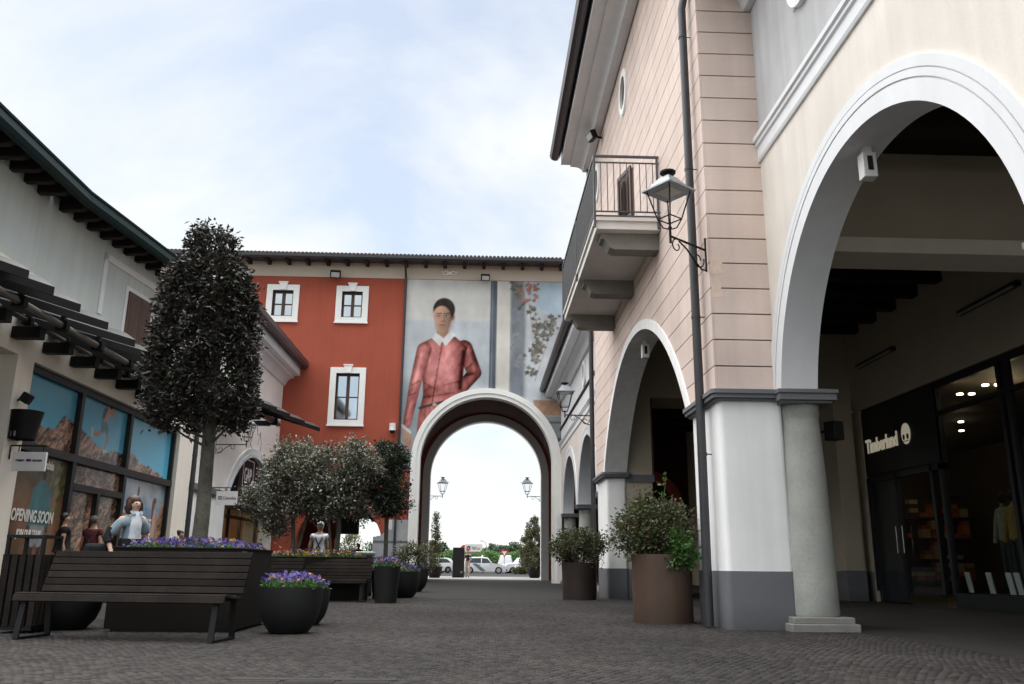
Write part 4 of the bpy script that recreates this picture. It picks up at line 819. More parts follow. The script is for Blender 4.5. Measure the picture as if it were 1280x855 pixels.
for s_ in (-1, 1):
    orn.tube([(-1.76, 39.92, 14.78), (-1.76 + s_ * .18, 39.9, 14.86), (-1.76 + s_ * .34, 39.9, 14.78), (-1.76 + s_ * .40, 39.9, 14.86)], .035, 6); orn.tube([(-1.76, 39.92, 14.74), (-1.76 + s_ * .2, 39.9, 14.66), (-1.76 + s_ * .36, 39.9, 14.70)], .03, 6)
solo('wall_ornament', orn.ball((-1.76, 39.92, 14.76), (.12, .08, .08)), M['trimwhite'], 'small white scrolled ornament under the eave above the mural', 'ornament')
cm = thing('security_camera', (-4.22, YF - .1, 6.75), 'white dome security camera on the red wall left of the mural', 'camera')
part('housing', MB().lathe([(.02, .46), (.14, .44), (.15, .3), (.15, .12), (.16, .1)], (-4.22, YF - .22, 6.75), 18).box(-4.30, -4.14, YF - .2, YF, 6.95, 7.13), M['signwhite'], cm); part('dome', MB().ball((-4.22, YF - .22, 6.84), (.13, .13, .14)), M['black'], cm)
rs = thing('wall_plaque', (-4.75, YF, 2.55), 'small white lettered plaque on the red wall by the side arch', 'sign'); part('plate', MB().box(-4.33, -4.05, YF - .02, YF - .001, 2.3, 2.75), M['signwhite'], rs)

# ================================================================== LEFT STORE
ST = thing('poster_shop_building', (-10, 18, 0), 'grey green shop building with poster covered windows and louvred canopy at left', 'building')
lw = MB(); lw.box(-9.6, -9.0, 16.28, 16.90, 0, 4.62).box(-9.6, -9.0, 25.55, 26.75, 0, 4.62).box(-9.6, -9.0, 8.0, 26.75, 4.62, 6.3).box(-9.9, -9.45, 8.0, 16.28, 0, 4.62).box(-9.6, -9.0, 8.0, 11.5, 0, 4.62)
part('lower_wall', lw, M['storecream'], ST, smooth=False)
part('upper_wall', MB().box(-9.6, -9.02, 8.0, 16.6, 6.3, 8.3), M['storegreen'], ST, smooth=False)
dE = Vector((0.119, 0.9929, 0)); nE = Vector((0.9929, -0.119, 0)); P0 = Vector((-9.05, 16.6, 0))
def onwall(s, o, z): p = P0 + dE * s + nE * o; return (p.x, p.y, z)
def wbox(s0, s1, o0, o1, z0, z1, mb=None):
    mb = mb or MB(); return mb.add([onwall(s0, o0, z0), onwall(s1, o0, z0), onwall(s1, o1, z0), onwall(s0, o1, z0), onwall(s0, o0, z1), onwall(s1, o0, z1), onwall(s1, o1, z1), onwall(s0, o1, z1)], [(3, 2, 1, 0), (4, 5, 6, 7), (0, 1, 5, 4), (1, 2, 6, 5), (2, 3, 7, 6), (3, 0, 4, 7)])
part('upper_wall', wbox(0, 7.0, -.5, 0.02, 6.0, 8.3), M['storegreen'], ST, smooth=False)
e_ = wbox(2.15, 2.30, .02, .05, 6.2, 7.66); wbox(2.15, 6.6, .02, .05, 7.50, 7.659, e_)
part('painted_frame', e_, M['greywhite'], ST, smooth=False)
w_ = part('window', wbox(3.2, 4.5, .02, .04, 5.6, 7.22), M['greywhite'], ST, smooth=False)
for s0 in (3.32, 3.87): part('shutter', wbox(s0, s0 + .53, .04, .075, 5.7, 7.10), M['shutter'], w_, smooth=False); part('shutter_panel', wbox(s0 + .09, s0 + .44, .0755, .082, 5.8, 7.0), M['brownframe'], w_, smooth=False)
# eaves
def eave(p, q, nm):
    p, q = Vector(p), Vector(q); d_ = (q - p).normalized(); n_ = Vector((d_.y, -d_.x, 0))
    prof = [(0.0, 8.14), (.02, 7.98), (-.03, 7.90), (-.12, 7.88), (-.17, 7.93), (-.19, 8.02), (-.19, 8.14)]
    vs = [tuple(p + n_ * o + Vector((0, 0, z))) for o, z in prof] + [tuple(q + n_ * o + Vector((0, 0, z))) for o, z in prof]; n = len(prof)
    part('gutter', MB().add(vs, [tuple(range(n))[::-1], tuple(range(n, 2 * n))] + [(i, (i + 1) % n, n + (i + 1) % n, n + i) for i in range(n)]), M['greenmetal'], ST)
    prof = [(.02, 8.145), (.03, 8.19), (-3, 9.4), (-3, 8.3), (-.9, 8.145)]
    vs = [tuple(p + n_ * o + Vector((0, 0, z))) for o, z in prof] + [tuple(q + n_ * o + Vector((0, 0, z))) for o, z in prof]; n = len(prof)
    part('roof', MB().add(vs, [tuple(range(n))[::-1], tuple(range(n, 2 * n))] + [(i, (i + 1) % n, n + (i + 1) % n, n + i) for i in range(n)]), M['greenmetal'], ST, smooth=False)
    L = (q - p).length
    for i in range(int(L / .52)):
        c = p + d_ * (.3 + i * .52); rm = MB()
        pr = [(-.2, 8.12), (-.2, 7.99), (-.28, 7.92), (-.36, 7.90), (-.85, 7.90), (-.85, 8.12)]
        vs = [tuple(c + n_ * o + d_ * t + Vector((0, 0, z))) for t in (-.075, .075) for o, z in pr]; k = len(pr)
        part('rafter_end', rm.add(vs, [tuple(range(k))[::-1], tuple(range(k, 2 * k))] + [(j, (j + 1) % k, k + (j + 1) % k, k + j) for j in range(k)]), M['darkwood'], ST, smooth=False)
eave((-8.19, 8.0, 0), (-8.21, 16.56, 0), 0); eave((-8.21, 16.565, 0), (-7.42, 23.15, 0), 1)
# shop window with posters
GX = -9.18
WF = part('shop_window', MB().box(GX - .06, GX - .05, 16.9, 25.55, 0.1, 4.6), M['black'], ST, smooth=False)
fm = MB(); fm.box(GX - .06, GX + .06, 16.9, 25.55, 4.47, 4.62).box(GX - .06, GX + .08, 16.9, 25.55, 2.90, 3.07)
for y_ in (19.36, 22.18, 25.45): fm.box(GX - .06, GX + .07, y_, y_ + .16, 0, 2.90).box(GX - .06, GX + .07, y_, y_ + .16, 3.07, 4.47)
fm.box(GX - .06, GX + .05, 16.9, 16.96, 0, 2.9).box(GX - .06, GX + .075, 19.52, 22.18, 2.30, 2.45).box(GX - .06, GX + .075, 20.78, 20.92, 0, 2.30).box(GX - .06, GX + .05, 16.9, 25.5, 0, .18)
part('frame', fm, M['frameblack'], WF, smooth=False)
RK = [(16.5, 3.3), (17.2, 3.48), (17.7, 3.62), (18.2, 3.46), (18.5, 3.50), (18.85, 3.86), (19.15, 3.80), (19.6, 3.74), (20.1, 3.62), (20.7, 3.42), (21.2, 3.40), (21.7, 3.46), (22.2, 3.44), (22.7, 3.55), (23.3, 3.36), (24.2, 3.24), (24.9, 3.14), (25.6, 3.0)]
def rocks(y, z, seed, warm=1.0):
    q = 1.9; wx = fbm(y * q * .8, z * q * .8, seed + 30) * 1.2; h = fbm(y * q + wx, z * q * 1.1 + wx, seed, 6, .58); e = .015
    h2 = fbm((y - e) * q + wx, (z + e) * q * 1.1 + wx, seed, 6, .58); g_ = (h2 - h) / e; cr = np.abs(fbm(y * 2.2 + wx, z * 2.6, seed + 11, 4) - .5)
    L = np.clip(.62 + .30 * g_, .12, 1.6) * np.clip(.25 + cr * 9, .3, 1.05) * (.7 + .6 * fbm(y * .9, z * .9, seed + 3))
    tint = fbm(y * 1.4, z * 1.4, seed + 5)[..., None]
    return (np.array((.33, .165, .098)) * (1 - tint) + np.array((.42, .26, .175)) * tint) * (L * warm)[..., None]
pmt = printmat('poster_print', .22, .5, .04)
def at_(a, b, k=1.018): return (a * k, .75 + (b - .75) * k)
def sc_(pts): return [at_(*q) for q in pts]
def poster(y0, y1, z0, z1, fn):
    p = Paint(y0, y1, z0, z1, .028); fn(p); return link('poster', p.mesh('poster', pmt, lambda a, b: np.stack([np.full_like(a, GX - .045), a, b], 1)), WF)
def upper(p):
    y, z = p.x, p.y; p.fill(np.array((.070, .30, .43))[None, None] * (1 + .55 * np.clip((4.5 - z) / 1.3, 0, 1))[..., None] * (.94 + .12 * fbm(y * .5, z * .8, 2))[..., None])
    rd = np.interp(y, [k[0] for k in RK], [k[1] for k in RK]) + .16 * (fbm(y * 3, y * 0, 8) - .5) + .07 * (fbm(y * 11, y * 0, 18) - .5)
    p.lay(z - rd, rocks(y, z, 60) * .95)
    def cap(a, b, r0, r1, col): p.lay(capsdf(y, z, at_(*a), at_(*b), r0, r1), col)
    if 19.4 < y.mean() < 22.3:
        sk, tl, pk = (.40, .18, .10), (.04, .17, .18), (.42, .23, .20)
        cap((20.50, 3.86), (20.30, 3.67), .085, .06, sk); cap((20.30, 3.67), (20.0, 3.63), .055, .04, sk); cap((19.98, 3.62), (19.95, 3.74), .05, .045, (.50, .50, .50))
        cap((20.70, 3.86), (20.78, 3.60), .085, .06, sk); cap((20.78, 3.60), (20.70, 3.37), .055, .04, sk); cap((20.66, 3.32), (20.84, 3.33), .045, .035, (.55, .55, .55))
        cap((20.50, 3.98), (20.47, 3.82), .13, .11, tl); cap((20.58, 3.98), (20.70, 3.82), .12, .10, tl)
        p.lay(polysdf(y, z, sc_([(20.42, 4.02), (20.68, 4.0), (20.86, 4.28), (20.72, 4.40), (20.54, 4.34)])), pk); p.lay(polysdf(y, z, sc_([(20.36, 4.06), (20.50, 4.05), (20.64, 4.34), (20.52, 4.38), (20.40, 4.28)])), (.05, .06, .10))
        cap((20.80, 4.30), (20.98, 4.22), .05, .045, sk); cap((20.98, 4.22), (20.96, 4.38), .045, .04, sk); p.lay(p.ell(*at_(20.84, 4.40), .085, .095), sk); p.lay(p.ell(*at_(20.80, 4.43), .09, .075), (.05, .03, .025))
for (y0, y1) in ((16.97, 19.36), (19.52, 22.18), (22.34, 25.45)): poster(y0, y1, 3.07, 4.47, upper)
def lower_left(p):
    y, z = p.x, p.y; n = fbm(y * 2.2, z * 2.2, 4, 6, .6); p.fill(np.array((.22, .108, .055))[None, None] * (.35 + 1.15 * n)[..., None])
    p.lay(-(z - 2.35 + .5 * fbm(y * 2, z, 6)), np.array((.055, .045, .028))[None, None] * (.4 + 1.3 * fbm(y * 5, z * 5, 14))[..., None], .4, .8)
    p.lay((y - 17.45) - .25 * np.sin(z * 2.2), np.array((.05, .035, .022))[None, None] * (.5 + fbm(y * 6, z * 6, 15))[..., None], .5, .75)
    lr = random.Random(3)
    for i in range(120):
        a, b = (lr.gauss(18.95, .2), lr.uniform(1.7, 2.85)) if i % 3 else (lr.uniform(17.0, 18.8), lr.gauss(2.72, .10)); p.lay(p.ell(a, b, lr.uniform(.02, .05), lr.uniform(.03, .07)), lr.choice(((.14, .15, .04), (.09, .11, .03), (.24, .22, .08), (.04, .05, .02))), .05, .85)
    f = .6 + .8 * fbm(y * 4, z * 2.5, 24); tl = p.tone((.045, .155, .175), f + .35 * np.clip((18.2 - y), -1, 1)); dk = (.03, .018, .014)
    for q in (17.95, 18.25): p.lay(capsdf(y, z, at_(q, 1.1), at_(q, .45), .085, .06), dk)
    for q in (17.96, 18.22): p.lay(capsdf(y, z, at_(q, 1.45), at_(q, 1.15), .15, .13), p.tone((.28, .28, .30), f))
    p.lay(polysdf(y, z, sc_([(17.80, 1.45), (18.36, 1.45), (18.42, 2.1), (18.30, 2.30), (18.18, 2.36), (18.02, 2.36), (17.86, 2.28), (17.76, 2.05)])), tl, .06)
    for s_ in (-1, 1): p.lay(capsdf(y, z, at_(18.09 + s_ * .30, 2.14), at_(18.09 + s_ * .38, 1.45), .085, .06), tl * .9); p.lay(p.ell(*at_(18.09 + s_ * .38, 1.38), .05, .07), dk)
    p.lay(p.ell(*at_(18.10, 2.52), .105, .15), dk); p.lay(p.ell(*at_(18.10, 2.61), .11, .08), (.012, .01, .01))
poster(16.97, 19.36, .18, 2.90, lower_left)
for i, (y0, y1, z0, z1) in enumerate(((19.52, 22.18, 2.45, 2.90), (19.52, 20.78, .18, 2.30), (20.92, 22.18, .18, 2.30))): poster(y0, y1, z0, z1, lambda p: p.fill(rocks(p.x, p.y, 80, 1.0)))
def lower_right(p):
    y, z = p.x, p.y; c = np.clip((fbm(y * .9, z * 1.5, 33, 5) - .40) * 3.2, 0, 1)[..., None]; p.fill(np.array((.075, .20, .33)) * (1 - c) + np.array((.36, .40, .44)) * c)
    rd = 2.0 + .22 * np.sin(2.2 * y + .6) + .30 * np.clip((y - 24.9) / .5, 0, 1) + .5 * (fbm(y * 2.2, y * 0, 7) - .5) + .12 * (fbm(y * 9, y * 0, 17) - .5)
    sk, pk = (.36, .17, .10), (.42, .23, .21)
    p.lay(polysdf(y, z, sc_([(22.92, 1.7), (23.24, 1.7), (23.18, 2.42), (22.98, 2.42)])), (.22, .36, .36)); p.lay(p.ell(*at_(23.08, 2.56), .08, .14), (.035, .022, .02))
    p.lay(z - rd, rocks(y, z, 95, 1.05)); f = .6 + .8 * fbm(y * 5, z * 3, 24)
    for q in (24.15, 24.45): p.lay(capsdf(y, z, at_(q, 1.2), at_(q, .5), .09, .06), sk)
    p.lay(polysdf(y, z, sc_([(24.02, 1.3), (24.5, 1.3), (24.52, 2.0), (24.42, 2.14), (24.16, 2.14), (24.04, 1.9)])), p.tone(pk, f), .05); p.lay(capsdf(y, z, at_(24.5, 2.0), at_(24.62, 1.5), .075, .05), sk)
    p.lay(polysdf(y, z, sc_([(24.0, 1.02), (24.66, 1.02), (24.56, 1.40), (24.04, 1.40)])), (.04, .16, .17)); p.lay(p.ell(*at_(24.32, 2.30), .105, .15), sk); p.lay(capsdf(y, z, at_(24.22, 2.36), at_(24.18, 1.7), .085, .05), (.03, .02, .018)); p.lay(p.ell(*at_(24.30, 2.41), .12, .08), (.03, .02, .018))
poster(22.34, 25.45, .18, 2.90, lower_right)
def lett(body, size, y, z, w): text(body, size, (GX - .03, y, z), (0, 1, 0), (0, 0, 1), M['letterwhite'], WF, width=w, shear=.12, bold=.007, extrude=.003)
lett('OPENING SOON', .34, 17.30, 1.53, .66); lett('JOIN OUR TEAM!', .21, 17.60, 1.22, .60); lett('Columbia', .26, 17.85, 2.64, .85); lett('BUBBLES', .36, 23.38, 1.66, .86); lett('TRAILS', .36, 23.65, 1.28, .86)
# other shop bay at the left edge
part('side_shop_window', MB().box(-9.46, -9.44, 11.6, 16.1, .2, 4.2), M['black'], ST, smooth=False)
downpipe('dark downpipe between the poster shop and the pale cream house', [(-8.98, 26.95, 8.0), (-8.98, 26.95, .02)], .075, [(-8.98, 26.95, z) for z in (6, 4, 2)], (-.1, 0))

# louvred canopies: oblique blades on a tube
def canopy(label, ends, d, xw, z, tubes, rafters, group='louvred canopies', slope=.0, wid=.62):
    root = thing('louvre_canopy', (xw, sum(e[1] for e in ends) / len(ends), z), label, 'canopy', group)
    d = Vector(d).normalized(); s_ = Vector((d.y, -d.x, 0))
    for e in ends:
        p = Vector((e[0], e[1], z)); L = (p.x - xw) / d.x; q = p - d * L; q.x = max(q.x, xw + .01)
        up = Vector((0, 0, 1)); lo = s_ * cos(radians(32)) - up * sin(radians(32)); hi = -lo; nn = lo.cross(d).normalized()
        if nn.z < 0: nn = -nn
        vs = []
        for c in (q, p):
            for o, h in ((hi * wid * .5, 0), (lo * wid * .5, 0), (lo * wid * .5 - up * wid * .42, 0), (lo * wid * .5 - up * wid * .42 - s_ * .025, 0), (lo * wid * .5 - s_ * .03 - up * .04, 0), (hi * wid * .5, -.025)): vs.append(tuple(c + o + nn * h))
        n = 6; bl = MB().add(vs, [tuple(range(n))[::-1], tuple(range(n, 2 * n))] + [(i, (i + 1) % n, n + (i + 1) % n, n + i) for i in range(n)]); bl.mi = [1, 1, 0, 1, 1, 1, 1, 1]; part('blade', bl, [M['louvre'], M['blacksteel']], root, smooth=False)
    for (a, b, r) in tubes:
        part('support_tube', MB().tube([a, b], r, 14), M['tube'], root)
        n = int((Vector(b) - Vector(a)).length / 1.5)
        for i in range(n):
            c = Vector(a).lerp(Vector(b), (i + .5) / n); part('clamp', MB().obox(c, (r * 3.4, .16, r * 3.0)).box(c.x - .04, c.x + .04, c.y - .05, c.y + .05, c.z, z - .06), M['blacksteel'], root, bevel=.01)
    for (x0, x1, y_, zz0, zz1) in rafters: part('rafter', MB().box(x0, x1, y_ - .10, y_ + .10, zz0, zz1), M['blacksteel'], root, smooth=False)
    return root
canopy('dark louvred canopy over the poster shop windows', [(-7.55, y_) for y_ in (9.3, 10.3, 11.3, 12.35, 13.4, 14.25, 15.25, 16.45, 17.8, 19.1, 20.3, 21.5, 22.7, 23.9)], (.42, .9, 0), -8.99, 5.42, [((-8.12, 9.0, 5.12), (-8.05, 24.5, 5.12), .065), ((-8.75, 9.0, 5.2), (-8.75, 24.5, 5.2), .05)], [(-8.99, -8.45, 10.0 + 1.2 * i, 4.86, 5.08) for i in range(13)], wid=.36)
canopy('dark louvred canopy on the pale cream house ending in front of the red wall', [(-8.25, 31.3), (-8.05, 32.5), (-7.85, 33.9), (-7.6, 35.6), (-7.3, 37.4)], (.30, .955, 0), -9.49, 6.66, [((-8.9, 28.5, 6.42), (-8.55, 35.6, 6.42), .13)], [(-9.49, -8.7, 30.0 + 1.6 * i, 6.2, 6.4) for i in range(4)], wid=.40)

# ================================================================== PALE CREAM SHOP HOUSE (left, far)
GH = thing('cream_shop_house', (-10.5, 33, 0), 'pale cream house with arched shop entrance and deep white cornice at far left', 'building')
GWX = -9.5
RR = 4.35; gc, gz = 35.9, .72; zsp = 3.30; a_ = math.asin((zsp - gz) / RR)
ow = [(26.76, zsp)] + [(gc - RR * cos(a_ + (pi - 2 * a_) * i / 32), gz + RR * sin(a_ + (pi - 2 * a_) * i / 32)) for i in range(33)] + [(39.97, zsp), (39.97, 10.2), (26.76, 10.2)]
part('wall', MB().prism(ow, 'x', GWX - .5, GWX), M['gapcream'], GH, smooth=False)
ya, yb = gc - RR * cos(a_), gc + RR * cos(a_)
part('pier', MB().box(GWX - .5, GWX - .003, 26.76, ya - .02, 0, zsp - .2), M['white'], GH, smooth=False); part('pier', MB().box(GWX - .5, GWX - .003, yb + .02, 39.97, 0, zsp - .2), M['white'], GH, smooth=False)
part('wall_band', MB().box(GWX - .5, GWX + .10, 26.76, ya + .06, zsp - .21, zsp + .0).box(GWX - .5, GWX + .06, 26.76, ya + .03, zsp - .28, zsp - .21), M['band'], GH, smooth=False); part('wall_band', MB().box(GWX - .5, GWX + .10, yb - .05, 39.97, zsp - .21, zsp), M['band'], GH, smooth=False)
part('arch_surround', MB().band(gc, gz, RR - .06, RR + .30, 'x', GWX - .02, GWX + .07, a_, pi - a_, 40).band(gc, gz, RR - .07, RR + .08, 'x', GWX - .5, GWX + .10, a_, pi - a_, 40), M['greywhite'], GH)
k, X = 8.95, GWX
cp = [(X - .02, k), (X + .08, k), (X + .12, k + .10), (X + .20, k + .24), (X + .34, k + .34), (X + .46, k + .36), (X + .47, k + .46), (X + .74, k + .48), (X + .75, k + .95), (X - .02, k + .95)]
part('cornice', MB().prism(cp, 'y', 26.76, 39.97), M['greywhite'], GH)
part('gutter', MB().prism([(X + 1.12, k + 1.12), (X + 1.14, k + .95), (X + 1.06, k + .82), (X + .94, k + .80), (X + .80, k + .9), (X + .76, k + .96), (X + .76, k + 1.12)], 'y', 26.76, 39.9), M['pipe'], GH)
part('roof', MB().prism([(X + 1.1, k + 1.13), (X + 1.1, k + 1.2), (X - 4, k + 1.5), (X - 4, k + 1.13)], 'y', 26.76, 39.97), M['pipe'], GH, smooth=False)
gm = MB()
for (y_, z_, pts_) in ((35.0, 5.7, [(0, .5), (.35, .2), (.1, -.2), (.5, -.5)]), (35.9, 6.0, [(0, .35), (.25, 0), (.6, .2), (.35, -.4)]), (36.5, 5.6, [(0, .6), (.3, .1), (.12, -.5), (.5, -.62)])):
    gm.tube([(X + .005, y_ + a, z_ + b) for a, b in pts_], .018, 5)
part('wall_scribble', gm, mat('faint_scribble', (.36, .30, .27), .9), GH)
navy = mat('navy_shop_panel', (.016, .015, .028), .6, .1, 3)
IN = GWX - .55
part('shop_panel', MB().box(IN - .1, IN, ya - .5, yb + .4, zsp + .1, 5.3), navy, GH, smooth=False)
part('sign_box', MB().box(IN, IN + .45, 34.2, 37.0, 3.5, 5.0), navy, GH, smooth=False)
sf = MB().box(IN + .452, IN + .47, 34.75, 36.35, 3.62, 3.66).box(IN + .452, IN + .47, 34.75, 36.35, 4.84, 4.88).box(IN + .452, IN + .47, 34.75, 34.79, 3.66, 4.84).box(IN + .452, IN + .47, 36.31, 36.35, 3.66, 4.84)
part('sign_border', sf, M['letterwhite'], GH, smooth=False)
text('GAP', .80, (IN + .46, 34.93, 3.98), (0, 1, 0), (0, 0, 1), M['letterwhite'], GH, width=.72, extrude=.012)
part('awning', MB().prism([(GWX - .6, 3.34), (GWX + .55, 3.02), (GWX + .55, 2.86), (GWX - .6, 2.86)], 'y', ya + .1, yb + .3), mat('awning_grey_violet', (.19, .18, .23), .7, .1, 3), GH, smooth=False)
part('shop_room', MB().box(-13.5, -13.4, 30, 40, 0, 3.3).box(-13.5, GWX - .5, 39.6, 39.7, 0, 3.3).box(-13.5, GWX - .5, 31.7, 31.8, 0, 3.3).box(-13.5, GWX - .55, 31.8, 39.6, 3.3, 3.36), mat('warm_shop_wall', (.34, .25, .14), .8), GH, smooth=False)
ld = bpy.data.lights.new('shop_lamp', 'POINT'); ld.energy = 60; ld.color = (1, .78, .5); ld.shadow_soft_size = .1
lo = bpy.data.objects.new('shop_lamp', ld); COL.objects.link(lo); lo.location = (-11.2, 35, 2.9)
for y_ in (33.2, 34.6, 36.4): part('ceiling_spot', MB().lathe([(.08, 0), (.08, .03)], (-11, y_, 3.25), 12), M['spot'], GH)
fm = MB()
for y_ in (32.3, 33.3, 34.9, 36.6, 39.2): fm.box(IN - .08, IN + .02, y_, y_ + .13, 0, 2.9)
fm.box(IN - .08, IN + .02, 32.3, 39.4, 2.5, 2.62).box(IN - .08, IN + .02, 32.3, 39.4, 0, .12)
part('shop_frame', fm, M['frameblack'], GH, smooth=False); part('shop_pane', MB().box(IN - .04, IN - .03, 32.4, 39.3, .1, 2.9), M['glass'], GH, smooth=False)
mn = thing('mannequin', (-10.9, 34.0, 0), 'shop mannequin with tan hat and pale top inside the cream house shop', 'mannequin')
part('torso', MB().lathe([(.14, .75), (.18, .9), (.13, 1.1), (.19, 1.35), (.16, 1.48), (.05, 1.54), (.05, 1.6)], (-10.9, 34.0, .2), 14), mat('tan_top', (.55, .42, .28), .8), mn); part('head', MB().ball((-10.9, 34.0, 1.92), (.08, .08, .11)).lathe([(.2, 1.97), (.09, 2.0), (.07, 2.1), (.0, 2.12)], (-10.9, 34, 0), 14), mat('tan_hat', (.5, .36, .2), .8), mn)
part('legs', MB().tube([(-10.9, 33.9, 1.0), (-10.9, 33.9, .03)], [.09, .05]).tube([(-10.9, 34.1, 1.0), (-10.9, 34.1, .03)], [.09, .05]), mat('dark_trousers', (.03, .03, .035), .8), mn)
ns = thing('shop_card', (-10.0, 35.6, 0.9), 'black framed white lettered card in the cream house shop window', 'sign'); part('board', MB().box(-10.12, -10.08, 35.2, 36.6, 1.0, 1.6), M['black'], ns, smooth=False); part('face', MB().box(-10.079, -10.07, 35.3, 36.5, 1.08, 1.52), mat('lit_card', (.4, .45, .42), .6), ns, smooth=False)
# blade signs
def blade_sign(label, x0, x1, y, z0, z1, body, size, base, m=None, mark=None):
    r = thing('blade_sign', ((x0 + x1) / 2, y, z0), label, 'sign', None)
    part('board', MB().box(x0, x1, y - .03, y + .03, z0, z1), M['signwhite'], r, bevel=.004)
    part('bracket', MB().tube([base, (base[0], base[1], z1 + .12), (x1 - .02, y, z1 + .12)], .016, 6).tube([(x0 + .08, y, z1), (x0 + .08, y, z1 + .12)], .01, 6).tube([(x1 - .08, y, z1), (x1 - .08, y, z1 + .12)], .01, 6), M['blacksteel'], r)
    if mark: mark(r)
    for b_, s_, x_, z_, w_ in body: text(b_, s_, (x_, y - .032, z_), (1, 0, 0), (0, 0, 1), M['letterdark'], r, width=w_, extrude=.004, bold=.002)
    return r
def cmark(r):
    mb = MB()
    for i in range(4):
        c = (-8.98 + .05 * cos(pi / 4 + i * pi / 2) * 1.0, 2.92 + .05 * sin(pi / 4 + i * pi / 2)); mb.prism([(c[0] - .034, c[1]), (c[0], c[1] - .034), (c[0] + .034, c[1]), (c[0], c[1] + .034)], 'y', 29.962, 29.968)
    part('emblem', mb, M['letterdark'], r, smooth=False)
blade_sign('white hanging sign with dark emblem by the pale cream house pier', -9.12, -8.40, 30.0, 2.68, 3.15, [('Columbia', .145, -8.89, 2.87, .80)], 0, (-9.5, 30.0, 3.15), mark=cmark)
def tmark(r):
    part('emblem_blue', MB().box(-8.635, -8.545, 16.462, 16.468, 2.58, 2.625), mat('sign_blue', (.02, .03, .12), .6), r, smooth=False); part('emblem_red', MB().box(-8.575, -8.547, 16.4595, 16.4618, 2.588, 2.617), M['letterred'], r, smooth=False)
blade_sign('white hanging sign with tiny dark lettering on the left shop pilaster', -8.90, -8.28, 16.5, 2.40, 2.76, [('TOMMY', .05, -8.84, 2.582, .9), ('HILFIGER', .05, -8.525, 2.582, .9)], 0, (-8.98, 16.5, 2.62), mark=tmark)
wb = thing('wall_basket', (-8.8, 16.5, 3.0), 'black metal wall basket lamp on the left shop pilaster above the sign', 'basket')
part('shell', MB().lathe([(.20, 0), (.225, .15), (.27, .42), (.295, .55), (.275, .55), (.21, .02)], (-8.8, 16.55, 3.0), 24, cap=False), M['blacksteel'], wb); part('bracket', MB().box(-9.0, -8.95, 16.35, 16.75, 3.0, 3.5), M['blacksteel'], wb)
for k in range(3): part('slot', MB().obox((-8.96 + .1 * k, 16.55 - .215 + .03 * abs(k - 1), 3.09), (.035, .012, .10), None), mat('slot_pale', (.25, .25, .25), .7), wb, smooth=False)
sl = thing('wall_speaker', (-8.9, 16.5, 3.68), 'small black loudspeaker on the left shop pilaster over the wall basket', 'speaker')
part('cabinet', MB().obox((-8.83, 16.5, 3.80), (.18, .16, .19), Matrix.Rotation(.5, 3, 'Y')), M['black'], sl, bevel=.01); part('arm', MB().tube([(-9.0, 16.5, 3.76), (-8.9, 16.5, 3.78)], .02), M['black'], sl)
# ================================================================== BENCHES
def bench(label, loc, rz, L=2.1, group='slatted benches'):
    r = thing('bench', (0, 0, 0), label, 'bench', group)
    sm = MB().box(-L / 2, L / 2, -.034, .034, -.016, .016).mesh('slat', M['benchwood'])
    def slat(y, z, tilt):
        o = bpy.data.objects.new('slat', sm); COL.objects.link(o); o.parent = r; o.location = (0, y, z); o.rotation_euler.x = tilt
        b = o.modifiers.new('bevel', 'BEVEL'); b.width = .006; b.segments = 2
    slat(-.02, .395, radians(75)); slat(.02, .43, radians(6))
    for i in range(4): slat(.10 + i * .078, .425 - i * .008, radians(-4))
    for i in range(6): slat(.435 + i * .030, .475 + i * .070, radians(72))
    for s_ in (-1, 1):
        x = s_ * (L / 2 - .10); w_ = .03; f = MB()
        prof = [(.02, .38), (-.02, .0), (.42, .0), (.40, .40)]
        def bar(p, q, t=.011):
            d_ = (Vector((0, *q)) - Vector((0, *p))); c = (Vector((0, *p)) + Vector((0, *q))) / 2 + Vector((x, 0, 0)); a = atan2(d_.z, d_.y)
            f.obox(c, (w_ * 2, d_.length + .016, t * 2), Matrix.Rotation(a, 3, 'X'))
        bar((.02, .385), (-.04, .012)); bar((-.04, .012), (.46, .012)); bar((.46, .012), (.42, .40)); bar((.42, .395), (.61, .86)); bar((.02, .39), (.42, .385))
        part('leg_frame', f, M['blacksteel'], r, smooth=False)
    r.location = loc; r.rotation_euler.z = rz; return r
bench('wooden slatted bench in the left foreground before the tree planter', (-3.57, 8.92, 0), radians(-7.6), 2.20)
bench('wooden slatted bench behind the flower bowls, right one before the second planter', (-3.05, 18.35, 0), radians(-6), 1.45)
bench('wooden slatted bench partly hidden by the big planter, left of the other far bench', (-4.55, 17.75, 0), radians(-6), 1.75)

